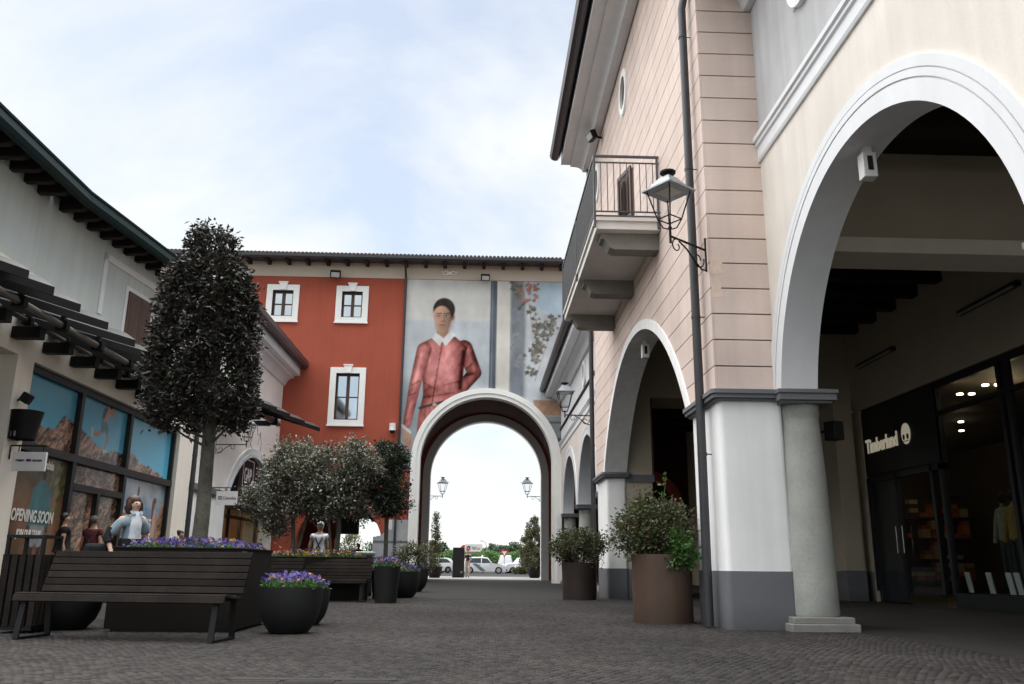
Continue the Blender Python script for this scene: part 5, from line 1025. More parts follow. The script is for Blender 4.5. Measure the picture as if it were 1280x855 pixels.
# ================================================================== PLANTERS, FLOWERS
def pansies(label, cx, cy, z, rx, ry, n, kinds, square=False, h=.16, group='flower plantings'):
    r = thing('pansies', (cx, cy, z), label, 'flowers', group)
    def spots(k, hh):
        if square: P = np.stack([RNG.uniform(-rx, rx, k), RNG.uniform(-ry, ry, k)], 1)
        else:
            a, q = RNG.uniform(0, 2 * pi, k), np.sqrt(RNG.uniform(0, 1, k)); P = np.stack([rx * q * np.cos(a), ry * q * np.sin(a)], 1)
        edge = 1 - np.maximum(np.abs(P[:, 0] / rx), np.abs(P[:, 1] / ry)) ** 3 * .4
        return np.concatenate([P + [cx, cy], (z + hh * edge * RNG.uniform(.45, 1.1, k))[:, None]], 1)
    P = spots(n * 5, h * .75); P[:, 2] -= .03
    V, F = leaves(P, RNG.normal(size=(len(P), 3)) + [0, 0, .7], .055, .026)
    part('foliage', npmesh('foliage', V, F, M['leafbright']), None, r)['kind'] = 'stuff'
    for nm, m, frac in kinds:
        k = int(n * 1.5 * frac); C = spots(k, h); C = C[:, :] + [0, 0, .02]
        nr = RNG.normal(size=(k, 3)) * .55 + [0, -.55, .6]; nr /= np.linalg.norm(nr, axis=1, keepdims=True)
        u = np.cross(nr, [1, .1, 0]); u /= np.linalg.norm(u, axis=1, keepdims=True); v = np.cross(nr, u)
        V = []; F = []
        for q in range(5):
            t = q * 2 * pi / 5 + .3; dd = u * cos(t) + v * sin(t); e = np.cross(nr, dd)
            s_ = RNG.uniform(.011, .020, (k, 1)); b0 = q * 4 * k
            V.append(np.stack([C, C + dd * s_ + e * s_ * .6 + nr * .006, C + dd * s_ * 1.45, C + dd * s_ - e * s_ * .6 + nr * .006], 1).reshape(-1, 3)); i = b0 + np.arange(k) * 4
            F.append(np.stack([i, i + 1, i + 2, i + 3], 1))
        V = np.concatenate(V); F = np.concatenate(F)
        part(nm, npmesh(nm, V, F, m), None, r)['kind'] = 'stuff'
    return r
_p = part
def part(name, mb, m, parent, smooth=True, bevel=0, label=None):
    if not isinstance(mb, MB): return link(name, mb, parent)
    return _p(name, mb, m, parent, smooth, bevel, label)
PUR = [('petals', M['pansy'], .8), ('yellow_petals', M['pansyyel'], .08)]
def box_planter(label, x0, x1, y0, y1, h, m, rz=0):
    r = thing('planter_box', ((x0 + x1) / 2, (y0 + y1) / 2, 0), label, 'planter', 'large square planters')
    w_ = .03
    part('shell', MB().box(x0, x1, y0, y0 + w_, .03, h).box(x0, x1, y1 - w_, y1, .03, h).box(x0, x0 + w_, y0 + w_, y1 - w_, .03, h).box(x1 - w_, x1, y0 + w_, y1 - w_, .03, h), M[m], r, smooth=False)
    part('rim', MB().box(x0 - .012, x1 + .012, y0 - .012, y0 + .05, h, h + .02).box(x0 - .012, x1 + .012, y1 - .05, y1 + .012, h, h + .02).box(x0 - .012, x0 + .05, y0 + .05, y1 - .05, h, h + .02).box(x1 - .05, x1 + .012, y0 + .05, y1 - .05, h, h + .02), M[m], r, smooth=False, bevel=.004)
    part('foot', MB().box(x0 + .05, x1 - .05, y0 + .05, y1 - .05, -.01, .03), M['black'], r, smooth=False); part('soil', MB().box(x0 + w_, x1 - w_, y0 + w_, y1 - w_, h - .10, h - .04), M['soil'], r, smooth=False)
    return r
box_planter('big square dark metal planter holding the tall clipped tree', -4.16, -2.72, 10.07, 11.55, .90, 'corten')
pansies('purple pansies filling the big planter round the tall tree trunk', -3.44, 10.8, .86, .66, .68, 420, PUR, True, .15)
box_planter('square dark planter behind the far benches under the grey green trees', -4.75, -2.55, 18.95, 20.6, .88, 'corten')
pansies('yellow and purple flowers in the far planter under the grey green trees', -3.65, 19.75, .85, 1.04, .75, 380, [('petals', M['pansy'], .35), ('yellow_petals', M['pansyyel'], .35), ('red_petals', M['pansyred'], .15)], True, .18)
def bowl(label, x, y, R, h, flat_=.62):
    r = thing('planter_bowl', (x, y, 0), label, 'planter', 'round charcoal planters')
    pr = [(R * flat_ * .8, 0), (R * flat_, .01), (R * .84, h * .22), (R * .95, h * .45), (R, h * .72), (R * 1.0, h), (R * .95, h), (R * .93, h - .07)]
    part('bowl', MB().lathe(pr, (x, y, 0), 40), M['bowl'], r); part('soil', MB().lathe([(R * .92, h - .075), (R * .92, h - .06)], (x, y, 0), 32), M['soil'], r)
    return r
def tallpot(label, x, y, R0, R1, h, m, grp):
    r = thing('planter_pot', (x, y, 0), label, 'planter', grp)
    part('pot', MB().lathe([(R0, 0), (R0 + (R1 - R0) * .98, h * .97), (R1, h), (R1 - .03, h), (R1 - .035, h - .08)], (x, y, 0), 48), M[m], r); part('soil', MB().lathe([(R1 - .034, h - .09), (R1 - .034, h - .07)], (x, y, 0), 32), M['soil'], r)
    return r
RED = [('petals', M['pansy'], .85), ('red_petals', M['pansyred'], .07), ('yellow_petals', M['pansyyel'], .03)]
bowl('round charcoal bowl planter in the foreground right of the bench, nearest one', -2.13, 10.12, .345, .50); pansies('purple pansies with a little red in the nearest bowl planter', -2.13, 10.12, .46, .33, .33, 130, RED, False, .17)
bowl('round charcoal bowl planter just behind the nearest flower bowl', -2.24, 11.5, .31, .45); pansies('purple pansies in the bowl behind the nearest flower bowl', -2.24, 11.5, .41, .29, .29, 110, PUR, False, .16)
bowl('round charcoal bowl planter in shadow behind the foreground bench', -4.78, 10.45, .40, .48); pansies('low flowers in the bowl behind the foreground bench', -4.78, 10.45, .43, .36, .36, 60, PUR, False, .10)
tallpot('tall tapered charcoal pot of flowers right of the far bench', -1.90, 18.15, .22, .275, .72, 'bowl', 'tapered pots'); pansies('purple and red flowers in the tall tapered charcoal pot', -1.90, 18.15, .68, .29, .27, 110, RED, False, .20)
bowl('round charcoal bowl hidden behind the tall tapered pot', -1.80, 21.2, .38, .60); pansies('purple flowers spilling from the bowl behind the tall tapered pot', -1.80, 21.2, .55, .37, .36, 90, PUR, False, .18)
bowl('round charcoal bowl nearest the left foot of the red archway', -2.0, 25.9, .50, .64); pansies('purple and red flowers in the bowl nearest the red archway', -2.0, 25.9, .58, .46, .46, 130, RED, False, .16)
tallpot('rust brown round planter by the downpipe at right', 2.62, 12.55, .425, .425, .93, 'rustbrown', 'big round planters'); tallpot('dark brown round planter before the far white pier', 2.38, 20.9, .40, .42, .84, 'darkplanter', 'big round planters')

# ================================================================== TREES, SHRUBS
def foliage_part(root, P, D, L, W, m, fold=.25):
    V, F = leaves(P, D, L, W, fold); return link('foliage', npmesh('foliage', V, F, m), root)
def shellpts(n, prof, inn=.55, wob=.10):                          # prof: list of (z, r); points near the skin of a body of revolution
    zs_ = np.array([p[0] for p in prof]); rs = np.array([p[1] for p in prof])
    z = RNG.uniform(zs_[0], zs_[-1], n * 3); r = np.interp(z, zs_, rs); keep = RNG.uniform(0, rs.max(), n * 3) < r + .12; z, r = z[keep][:n], r[keep][:n]
    a = RNG.uniform(0, 2 * pi, len(z)); lump = 1 + wob * np.sin(3 * a + 2.1 * z) + wob * .7 * np.sin(5 * a - 3.3 * z + 1)
    q = r * lump * np.sqrt(RNG.uniform(inn ** 2, 1, len(z))); return np.stack([q * np.cos(a), q * np.sin(a), z], 1)
def trunk(path, rs): return MB().tube(path, rs, 12)
tt = thing('clipped_tree', (-3.46, 10.8, .86), 'tall clipped tree with dark glossy crown standing in the big left planter', 'tree', None)
B = Vector((-3.44, 10.8, 0))
part('trunk', trunk([B + Vector((0, 0, .80)), B + Vector((.01, 0, 1.4)), B + Vector((-.01, .01, 2.2)), B + Vector((-.02, 0, 3.2)), B + Vector((-.05, 0, 4.4)), B + Vector((-.09, 0, 5.05))], [.098, .088, .080, .065, .042, .02]), M['bark'], tt)
prof = [(2.42, .46), (2.54, .58), (2.80, .65), (3.2, .64), (3.7, .60), (4.2, .53), (4.48, .45), (4.60, .36)]
cl = np.concatenate([shellpts(760, prof, .82, .03), shellpts(120, prof, .2, .04)]); cl[:, 0] -= .15 + (cl[:, 2] - 2.4) * .03
cl2 = shellpts(60, [(4.60, .34), (4.78, .34), (4.94, .28), (5.08, .16)], .6, .05); cl2[:, 0] -= .22
C = np.concatenate([cl, cl2]) + np.array(B)
P = blob_points(29000, C, .050); out_ = P - np.array([B.x - .08, B.y, 0]); out_[:, 2] = 0; out_ /= (np.linalg.norm(out_, axis=1, keepdims=True) + .05)
D_ = out_ * .8 + RNG.normal(size=P.shape) * .7 + [0, 0, .15]
foliage_part(tt, P, D_, .070, .032, M['leafdark'], .2)
lm = MB()
for i in range(60):
    c = C[random.randrange(len(C))]; b = Vector((B.x - (c[2] - 2.4) * .04, B.y, min(c[2] - random.uniform(.15, .5), 5.0))); b.z = max(b.z, 2.15); lm.tube([b, (b + Vector(c)) / 2 + Vector((0, 0, -.03)), c], [.022, .014, .006], 5)
part('branches', lm, M['bark'], tt)
def bushy(name, label, cat, base, blobs, n, L, W, m, trunks, spread, group=None, ncl=60, wob=.6):
    r = thing(name, base, label, cat, group); Bv = np.array(base)
    for pth, rr in trunks: part('trunk', MB().tube([tuple(Bv + np.array(q)) for q in pth], rr, 8), M['bark'], r)
    C = []; 
    for (x, y, z, rx, ry, rz) in blobs:
        k = max(4, int(ncl * rx * rz)); v = RNG.normal(size=(k, 3)); v /= np.linalg.norm(v, axis=1, keepdims=True); v *= RNG.uniform(.45, 1, (k, 1)) ** .5
        C.append(v * [rx, ry, rz] + [x, y, z])
    C = np.concatenate(C); P = blob_points(n, C, spread) + Bv; cen = np.mean(C, 0) + Bv; D_ = (P - cen); D_ /= np.linalg.norm(D_, axis=1, keepdims=True)
    foliage_part(r, P, D_ * .7 + RNG.normal(size=P.shape) * .8 + [0, 0, .2], L, W, m)
    if 'bushy_tree' in name:
        top = C[np.argsort(-C[:, 2] + RNG.normal(size=len(C)) * .25)][:70]
        for q_ in top[::2]:
            dr_ = np.array([random.gauss(0, .35) + .25 * np.sign(q_[0]), random.gauss(0, .3), 1.0]); L_ = random.uniform(.15, .42); tt_ = np.linspace(0, 1, 16)[:, None]
            Q = q_ + Bv + dr_ * L_ * tt_ + RNG.normal(size=(16, 3)) * .02; V, F = leaves(Q, RNG.normal(size=Q.shape) + dr_ * .8, .075, .034); link('shoot', npmesh('shoot', V, F, m), r)
        Q = blob_points(3600, C, spread * 1.05) + Bv; V, F = leaves(Q, RNG.normal(size=Q.shape) + [0, -.4, .5], .050, .040); link('blossom', npmesh('blossom', V, F, M['blossom']), r)
    br = MB()
    for i in range(26):
        c = C[random.randrange(len(C))] + Bv; t = trunks[random.randrange(len(trunks))][0]; q = np.array(t[-1]) * .5 + np.array(t[len(t) // 2]) * .5 + Bv; br.tube([tuple(q), tuple((q + c) / 2 + [0, 0, .05]), tuple(c)], [.02, .012, .004], 5)
    part('branches', br, M['bark'], r); return r
bushy('bushy_tree', 'grey green bushy tree on the right of the pair above the far bench', 'tree', (-3.25, 19.9, .85), [(0, 0, 1.95, .72, .6, .66), (-.35, 0, 1.6, .5, .5, .45), (.4, 0, 1.7, .55, .5, .5), (.1, 0, 2.35, .4, .4, .3), (.55, 0, 2.1, .35, .4, .4), (-.1, 0, 1.30, .75, .5, .36), (.3, 0, 1.05, .5, .45, .25)], 17000, .080, .040, M['leafgrey'], [([(0, 0, 0), (.03, 0, .7), (-.02, 0, 1.5), (0, 0, 2.2)], [.06, .055, .04, .02]), ([(-.1, 0, 0), (-.2, 0, .8), (-.4, .1, 1.6)], [.04, .03, .015])], .11, 'grey green trees in the far planter')
bushy('bushy_tree', 'grey green bushy tree on the left of the pair, leaning over the shop arch', 'tree', (-4.25, 20.1, .85), [(-.1, 0, 1.75, .68, .6, .62), (.15, 0, 2.1, .45, .5, .45), (-.75, 0, 1.45, .42, .4, .36), (-.2, 0, 2.35, .3, .3, .25), (.3, 0, 1.4, .45, .45, .4), (-.3, 0, 1.15, .60, .5, .32), (-.5, 0, .85, .25, .3, .2)], 16000, .080, .040, M['leafgrey'], [([(0, 0, 0), (-.05, 0, .7), (-.1, 0, 1.5), (-.15, 0, 2.2)], [.06, .05, .04, .02]), ([(.05, 0, 0), (.2, .1, .8), (.3, .1, 1.5)], [.04, .03, .015])], .12, 'grey green trees in the far planter')
bushy('standard_tree', 'small dark round headed standard tree left of the red archway', 'tree', (-2.2, 20.4, .6), [(0, 0, 2.15, .50, .5, .80), (0, 0, 2.65, .34, .36, .35), (.05, 0, 1.6, .46, .46, .35)], 12500, .075, .034, M['leafstd'], [([(0, 0, -.6), (.01, 0, .4), (0, 0, 1.3), (0, 0, 2.4)], [.06, .05, .05, .02])], .065, None, 220)
tallpot('charcoal pot holding the small standard tree behind the tapered pot', -2.2, 20.4, .24, .30, .62, 'bowl', 'tapered pots')
bushy('shrub', 'mixed leafy shrub growing from the rust brown round planter', 'shrub', (2.62, 12.55, .88), [(-.15, 0, .42, .48, .42, .34), (.12, 0, .36, .40, .4, .32), (-.42, 0, .30, .22, .25, .2), (-.1, 0, .68, .3, .3, .18), (0, 0, .15, .36, .36, .14)], 5200, .062, .032, M['leafgreen'], [([(0, 0, -.05), (-.05, 0, .2), (-.1, 0, .6)], [.02, .018, .01]), ([(.08, 0, -.05), (.12, 0, .2), (.2, 0, .55)], [.02, .018, .01])], .085, None, 260)
bushy('creeper', 'bright green creeper on the right side of the rust brown planter', 'plant', (2.86, 12.22, .80), [(0, 0, .12, .20, .12, .16), (-.05, -.02, .28, .14, .12, .14), (-.14, -.03, -.02, .08, .06, .12)], 900, .07, .035, M['leafbright'], [([(0, 0, .05), (.02, 0, .2), (0, 0, .4)], [.01, .008, .005])], .05, None, 500)
sh = thing('shoot', (2.66, 12.5, 1.5), 'thin pale green shoot rising above the shrub in the rust brown planter', 'plant')
part('stem', MB().tube([(2.66, 12.5, 1.45), (2.68, 12.5, 1.75), (2.72, 12.5, 2.05)], [.008, .006, .004], 5), M['leafbright'], sh); V, F = leaves(np.array([[2.68, 12.5, 1.7 + .035 * i] for i in range(12)]) + RNG.normal(size=(12, 3)) * .03, RNG.normal(size=(12, 3)) + [0, 0, .4], .10, .05); link('foliage', npmesh('foliage', V, F, M['leafbright']), sh)
bushy('shrub', 'rounded green shrub growing from the dark brown round planter', 'shrub', (2.38, 20.9, .78), [(-.05, 0, .48, .58, .5, .30), (-.35, 0, .42, .3, .3, .28), (.3, 0, .44, .3, .34, .30), (0, 0, .2, .4, .4, .2)], 4200, .07, .036, M['leafgreen'], [([(0, 0, 0), (-.1, 0, .25), (-.2, 0, .5)], [.025, .02, .01]), ([(.1, 0, 0), (.15, 0, .25), (.2, 0, .5)], [.025, .02, .01])], .085, None, 160)
bushy('shrub', 'airy dark shrub with pink blooms in the bowl nearest the archway', 'shrub', (-1.95, 25.9, .62), [(0, 0, .40, .55, .4, .30), (.35, 0, .35, .3, .3, .35), (-.3, 0, .25, .3, .3, .25)], 1700, .075, .035, M['leafgreen'], [([(0, 0, 0), (.1, 0, .3), (.2, 0, .6)], [.02, .015, .008])], .10, None, 80)
lp = box_planter('dark box planter at the left edge with bright green shrub', -11.2, -10.0, 19.6, 20.6, .92, 'corten')
bushy('shrub', 'bright green low shrub in the box planter at the left edge', 'shrub', (-10.6, 20.1, .88), [(0, 0, .36, .60, .4, .34), (-.35, 0, .3, .35, .3, .28), (.35, 0, .32, .35, .3, .3)], 4200, .09, .045, M['leafbright'], [([(0, 0, 0), (0, 0, .3)], [.02, .01])], .08, None, 160)
# plants framing the far side of the archway
def cone_tree(label, x, y, h, r, m, pot=True, group=None, n=2600, L=.11):
    t = thing('conical_shrub', (x, y, 0), label, 'shrub', group)
    if pot: part('pot', MB().lathe([(.30, 0), (.42, .25), (.48, .65), (.44, .65), (.42, .55)], (x, y, 0), 24), M['bowl'], t)
    part('stem', MB().tube([(x, y, .4), (x, y, h * .9)], [.04, .012], 6), M['bark'], t)
    pr = [(.6, r * .75), (h * .3, r), (h * .6, r * .62), (h * .85, r * .3), (h, .04)]; c = shellpts(150, pr, .3, .14) + [x, y, 0]; P = blob_points(n, c, .09); foliage_part(t, P, RNG.normal(size=P.shape) + [0, 0, .4], L, L * .45, m); return t
cone_tree('slim conical shrub in a pot just beyond the left foot of the archway', -2.75, 54.0, 3.85, .50, M['leafgreen'], n=3200)
cone_tree('large olive shrub in a pot just beyond the right foot of the archway', 3.6, 57.5, 4.0, 1.25, M['leafolive'], n=9000, L=.15)
# ================================================================== STREET FURNITURE
lb = thing('litter_bin', (-4.98, 9.95, 0), 'dark litter bin with upright wooden slats left of the foreground bench', 'bin')
def bin_(r, x, y, w_, h, top):
    sm = MB().box(-.030, .030, -.012, .012, 0, h - .12).mesh('slat', M['benchwood'])
    for s_ in range(5):
        for (dx_, dy_, rz) in ((-w_ / 2 + .04 + s_ * (w_ - .08) / 4, -w_ / 2, 0), (-w_ / 2 + .04 + s_ * (w_ - .08) / 4, w_ / 2, 0), (-w_ / 2, -w_ / 2 + .04 + s_ * (w_ - .08) / 4, pi / 2), (w_ / 2, -w_ / 2 + .04 + s_ * (w_ - .08) / 4, pi / 2)):
            o = bpy.data.objects.new('slat', sm); COL.objects.link(o); o.parent = r; o.location = Vector((x + dx_, y + dy_, .08)) - Vector(r.location); o.rotation_euler.z = rz
    part('liner', MB().box(x - w_ / 2 + .03, x + w_ / 2 - .03, y - w_ / 2 + .03, y + w_ / 2 - .03, .03, h - .08), M['black'], r, smooth=False)
    t = MB()
    for sx in (-1, 1):
        for sy in (-1, 1): t.box(x + sx * (w_ / 2 - .02) - .018, x + sx * (w_ / 2 - .02) + .018, y + sy * (w_ / 2 - .02) - .018, y + sy * (w_ / 2 - .02) + .018, h - .08, top)
    t.box(x - w_ / 2, x + w_ / 2, y - w_ / 2, y + w_ / 2, top, top + .03)
    part('hood', t, M['blacksteel'], r, smooth=False)
bin_(lb, -4.98, 9.95, .42, .86, 1.0)
tb = thing('ashtray_bin', (-2.85, 21.9, 0), 'grey topped litter bin between the far bench and the tapered pot', 'bin')
part('body', MB().box(-3.05, -2.65, 21.7, 22.1, .08, .95), M['darkmetal'], tb, bevel=.02); part('lid', MB().box(-3.08, -2.62, 21.67, 22.13, .96, 1.06), M['galv'], tb, bevel=.03); part('feet', MB().box(-3.03, -2.98, 21.72, 21.77, 0, .08).box(-2.72, -2.67, 21.72, 21.77, 0, .08).box(-3.03, -2.67, 22.0, 22.05, 0, .08), M['blacksteel'], tb)
tm_ = thing('totem_sign', (-1.34, 56.0, 0), 'black upright totem sign board standing just beyond the archway', 'sign')
part('panel', MB().box(-1.72, -.98, 55.9, 56.1, .06, 1.86), mat('totem_black', (.016, .017, .018), .4, .2, 2), tm_, bevel=.01); part('foot', MB().box(-1.74, -.96, 55.85, 56.15, 0, .06), M['blacksteel'], tm_); part('label', MB().box(-1.20, -1.10, 55.89, 55.899, .28, .38), M['galv'], tm_, smooth=False)

# ================================================================== PEOPLE
def skin_mesh(V, E, R, sub=1):
    me = bpy.data.meshes.new('skin_tmp'); me.from_pydata([tuple(v) for v in V], E, []); ob = bpy.data.objects.new('skin_tmp', me); COL.objects.link(ob)
    m = ob.modifiers.new('skin', 'SKIN'); m.use_smooth_shade = True; m.branch_smoothing = .3
    sv = me.skin_vertices[0].data
    for i, r in enumerate(R):
        sv[i].radius = r if isinstance(r, tuple) else (r, r); sv[i].use_root = (i == 0)
    s_ = ob.modifiers.new('sub', 'SUBSURF'); s_.levels = sub; s_.render_levels = sub
    bpy.context.view_layer.update(); o2 = bpy.data.meshes.new_from_object(ob.evaluated_get(bpy.context.evaluated_depsgraph_get())); bpy.data.objects.remove(ob); return o2
SKIN = [mat('skin_light', (.56, .36, .27), .5, .05, 8, .03, .02), mat('skin_tan', (.40, .235, .165), .5, .05, 8, .03, .02)]
def person(label, loc, rz, H, top, pants, hair, skin=0, arms=None, legs=None, hairstyle='short', head_turn=0, extra=None, sleeve=.5, shoes=(.03, .03, .03), fat=1.0):
    r = thing('person', (0, 0, 0), label, 'person'); k = H / 1.72
    J = {'pel': (0, 0, .95), 'wai': (0, .0, 1.10), 'che': (0, .0, 1.28), 'upc': (0, .0, 1.39), 'nek': (0, .0, 1.475), 'jaw': (0, -.02, 1.545), 'mid': (0, -.008, 1.615), 'crn': (0, .0, 1.675)}
    a = {'sl': (-.165, 0, 1.40), 'el': (-.225, .03, 1.13), 'wl': (-.235, -.05, .89), 'hl': (-.235, -.07, .81), 'sr': (.165, 0, 1.40), 'er': (.225, .03, 1.13), 'wr': (.235, -.05, .89), 'hr': (.235, -.07, .81)}
    a.update(arms or {}); J.update(a)
    l = {'pl': (-.09, 0, .90), 'kl': (-.095, -.03, .49), 'al': (-.10, .03, .08), 'tl': (-.11, -.12, .035), 'pr': (.09, 0, .90), 'kr': (.095, -.02, .49), 'ar': (.10, .03, .08), 'tr': (.11, -.12, .035)}
    l.update(legs or {}); J.update(l)
    Rm = Matrix.Rotation(head_turn, 3, 'Z')
    J['nose'] = (0, -.094, 1.598); J['eal'] = (-.086, .005, 1.61); J['ear'] = (.086, .005, 1.61)
    for n_ in ('jaw', 'mid', 'crn', 'nose', 'eal', 'ear'): J[n_] = tuple(Rm @ Vector(J[n_]))
    RAD = {'pel': .120, 'wai': .11 * fat, 'che': .125 * fat, 'upc': .105, 'nek': .05, 'jaw': .062, 'mid': .084, 'crn': .070, 'nose': .009, 'eal': .016, 'ear': .016, 'sl': .062, 'sr': .062, 'el': .043, 'er': .043, 'wl': .028, 'wr': .028, 'hl': .030, 'hr': .030, 'pl': .098, 'pr': .098, 'kl': .06, 'kr': .06, 'al': .042, 'ar': .042, 'tl': .036, 'tr': .036}
    ED = [('pel', 'wai'), ('wai', 'che'), ('che', 'upc'), ('upc', 'nek'), ('nek', 'jaw'), ('jaw', 'mid'), ('mid', 'crn'), ('mid', 'nose'), ('mid', 'eal'), ('mid', 'ear')]
    for s_ in 'lr': ED += [('upc', 's' + s_), ('s' + s_, 'e' + s_), ('e' + s_, 'w' + s_), ('w' + s_, 'h' + s_), ('pel', 'p' + s_), ('p' + s_, 'k' + s_), ('k' + s_, 'a' + s_), ('a' + s_, 't' + s_)]
    for s_, sg in (('l', 1), ('r', -1)):                         # five unequal curled fingers
        w_, h_ = Vector(J['w' + s_]), Vector(J['h' + s_]); d = (h_ - w_).normalized(); q = Vector((0, -1, 0)); q = (q - d * q.dot(d)).normalized(); ins = d.cross(q)
        for i, (o_, L_) in enumerate(((-.028, .062), (-.010, .075), (.009, .070), (.027, .055))):
            b1, b2 = 'f%s%da' % (s_, i), 'f%s%db' % (s_, i); J[b1] = tuple(h_ - q * o_ + d * (.02 + L_ * .5)); J[b2] = tuple(h_ - q * (o_ * .9) + d * (.02 + L_ * .85) + ins * sg * .022); RAD[b1] = .0095; RAD[b2] = .008; ED += [('h' + s_, b1), (b1, b2)]
        b1 = 'f%st' % s_; J[b1] = tuple(h_ + q * .05 + d * .03); RAD[b1] = .010; ED.append(('h' + s_, b1))
    def sub(names, grow, over=None):
        names = [n_ for n_ in names if n_ in P_]; ix = {n_: i for i, n_ in enumerate(names)}
        return skin_mesh([Vector(P_[n_]) * k for n_ in names], [(ix[p], ix[q]) for p, q in ED2 if p in ix and q in ix], [((RAD2.get(n_, .05)) + grow) * k for n_ in names])
    P_ = dict(J); ED2 = list(ED); RAD2 = dict(RAD)
    bm_ = sub(list(P_.keys()), 0); bm_.materials.clear(); bm_.materials.append(SKIN[skin]); body = link('body', bm_, r)
    for s_ in 'lr':                                              # sleeve ends: a point between shoulder / elbow / wrist
        s0, e0, w0 = Vector(J['s' + s_]), Vector(J['e' + s_]), Vector(J['w' + s_])
        if sleeve <= 1: P_['c' + s_] = tuple(s0.lerp(e0, sleeve)); ED2.append(('s' + s_, 'c' + s_)); RAD2['c' + s_] = .052
        else: P_['c' + s_] = tuple(e0.lerp(w0, min(sleeve - 1, .95))); ED2.append(('e' + s_, 'c' + s_)); RAD2['c' + s_] = .034
    tn = ['wai', 'pel', 'che', 'upc', 'sl', 'sr', 'cl', 'cr'] + (['el', 'er'] if sleeve > 1 else [])
    sm = sub(tn, .030); sm.materials.clear(); sm.materials.append(top); link('top', sm, r)
    pmh = sub(['pel', 'wai', 'pl', 'pr', 'kl', 'kr', 'al', 'ar'], .017); pmh.materials.clear(); pmh.materials.append(pants); link('trousers', pmh, r)
    shm = mat('shoe_leather', shoes, .5)
    for s_ in 'lr':
        av, tv = Vector(J['a' + s_]) * k, Vector(J['t' + s_]) * k; link('shoe', MB().tube([av + Vector((0, .05, -.03)), av + Vector((0, .0, -.035)), tv + Vector((0, .0, .0)), tv + Vector((0, -.05, -.004))], [.03, .045, .043, .025], 10).mesh('shoe', shm), r)
    hc = Rm @ Vector((0, .028, 1.645)); hb = MB()
    if hairstyle == 'short': hb.ball(hc * k, (.090 * k, .088 * k, .088 * k), 16, 10)
    elif hairstyle == 'bob':
        hb.ball(Vector(hc) * k, (.106 * k, .100 * k, .098 * k), 18, 12)
        for sx in (-1, 1):
            pth = [Rm @ Vector((sx * .060, .03, 1.67)), Rm @ Vector((sx * .088, .005, 1.62)), Rm @ Vector((sx * .092, .005, 1.54)), Rm @ Vector((sx * .080, -.005, 1.475))]; hb.tube([p * k for p in pth], [.035, .040, .044, .022], 10)
        hb.tube([(Rm @ Vector((0, .06, 1.66))) * k, (Rm @ Vector((0, .085, 1.56))) * k, (Rm @ Vector((0, .07, 1.48))) * k], [.05, .085, .06], 12)
    elif hairstyle == 'cap':
        hb.ball((hc + Vector((0, -.015, .035))) * k, (.090 * k, .094 * k, .070 * k), 16, 10); hb.obox((Rm @ Vector((0, -.11, 1.675))) * k, (.13, .10, .015), Rm)
    elif hairstyle == 'bun': hb.ball(hc * k, (.095 * k, .095 * k, .094 * k), 16, 10); hb.ball((Rm @ Vector((0, .12, 1.70))) * k, .05, 10, 8)
    hv = np.array(hb.v); hb.v = [tuple(q_) for q_ in hv + (np.stack([fbm(hv[:, 0] * 40 + j_ * 9, hv[:, 1] * 40 + hv[:, 2] * 14, 5 + j_, 3) for j_ in range(3)], 1) - .5) * .030]
    link('hair', hb.mesh('hair', hair), r)
    ey = mat('eye_dark', (.03, .02, .02), .3); lip = mat('lip', (.36, .13, .11), .5)
    for sx in (-1, 1): link('eye', MB().ball((Rm @ Vector((sx * .029, -.080, 1.618))) * k, (.012, .008, .007), 8, 6).mesh('eye', ey), r)
    link('mouth', MB().ball((Rm @ Vector((0, -.082, 1.555))) * k, (.022, .008, .006), 8, 6).mesh('mouth', lip), r)
    if extra: extra(r, k)
    r.location = loc; r.rotation_euler.z = rz; return r
def cloth(n, c, v=.22): return mat(n, c, .9, v, 7, .10, 1.0, 13)
hair_b, hair_d, hair_g = mat('auburn_hair', (.055, .025, .016), .5, .25, 30), mat('dark_hair', (.015, .012, .011), .5, .2, 30), mat('grey_hair', (.10, .098, .095), .6, .3, 30)
den = cloth('light_denim', (.235, .31, .36), .14)
def bag(r, k):
    tank = MB().tube([(0, -.060, 1.42), (0, -.088, 1.27), (0, -.078, 1.06)], [.045, .078, .085], 14); link('inner_shirt', tank.mesh('inner_shirt', cloth('white_shirt', (.62, .66, .70))), r)
    [link('collar', MB().obox((q_ * .060, -.092, 1.405), (.040, .012, .075), Matrix.Rotation(q_ * .5, 3, 'Y') @ Matrix.Rotation(-.75, 3, 'X')).mesh('collar', den), r) for q_ in (-1, 1)]
    link('waistband', MB().lathe([(.150, .96), (.155, 1.02), (.148, 1.06)], (0, 0, 0), 20, sy=.9).mesh('waistband', cloth('black_cloth', (.015, .015, .017))), r)
    link('black_sleeve', MB().tube([(-.26, .045, 1.20), (-.298, .055, 1.08), (-.302, .0, 1.00)], [.055, .056, .045], 12).mesh('black_sleeve', cloth('black_cloth', (.015, .015, .017))), r)
w_ = person('woman with auburn bob and light denim jacket standing behind the big planter', (-4.80, 12.15, 0), radians(48), 1.63, den, cloth('black_trousers', (.018, .018, .02)), hair_b, 0, hairstyle='bob', head_turn=radians(8), sleeve=.85, extra=bag,
       arms={'el': (-.30, .06, 1.10), 'wl': (-.30, -.10, .90), 'hl': (-.29, -.16, .84)}, fat=1.02)
hb_ = thing('handbag', (-5.16, 11.95, .72), 'black handbag carried by the woman in the denim jacket', 'bag')
part('pouch', MB().obox((-5.16, 11.95, .86), (.30, .14, .26), Matrix.Rotation(.6, 3, 'Z')), cloth('black_leather', (.014, .014, .016)), hb_, bevel=.05); part('strap', MB().tube([(-5.26, 11.88, .96), (-5.16, 11.95, 1.16), (-5.06, 12.02, .96)], .012, 6), M['black'], hb_)
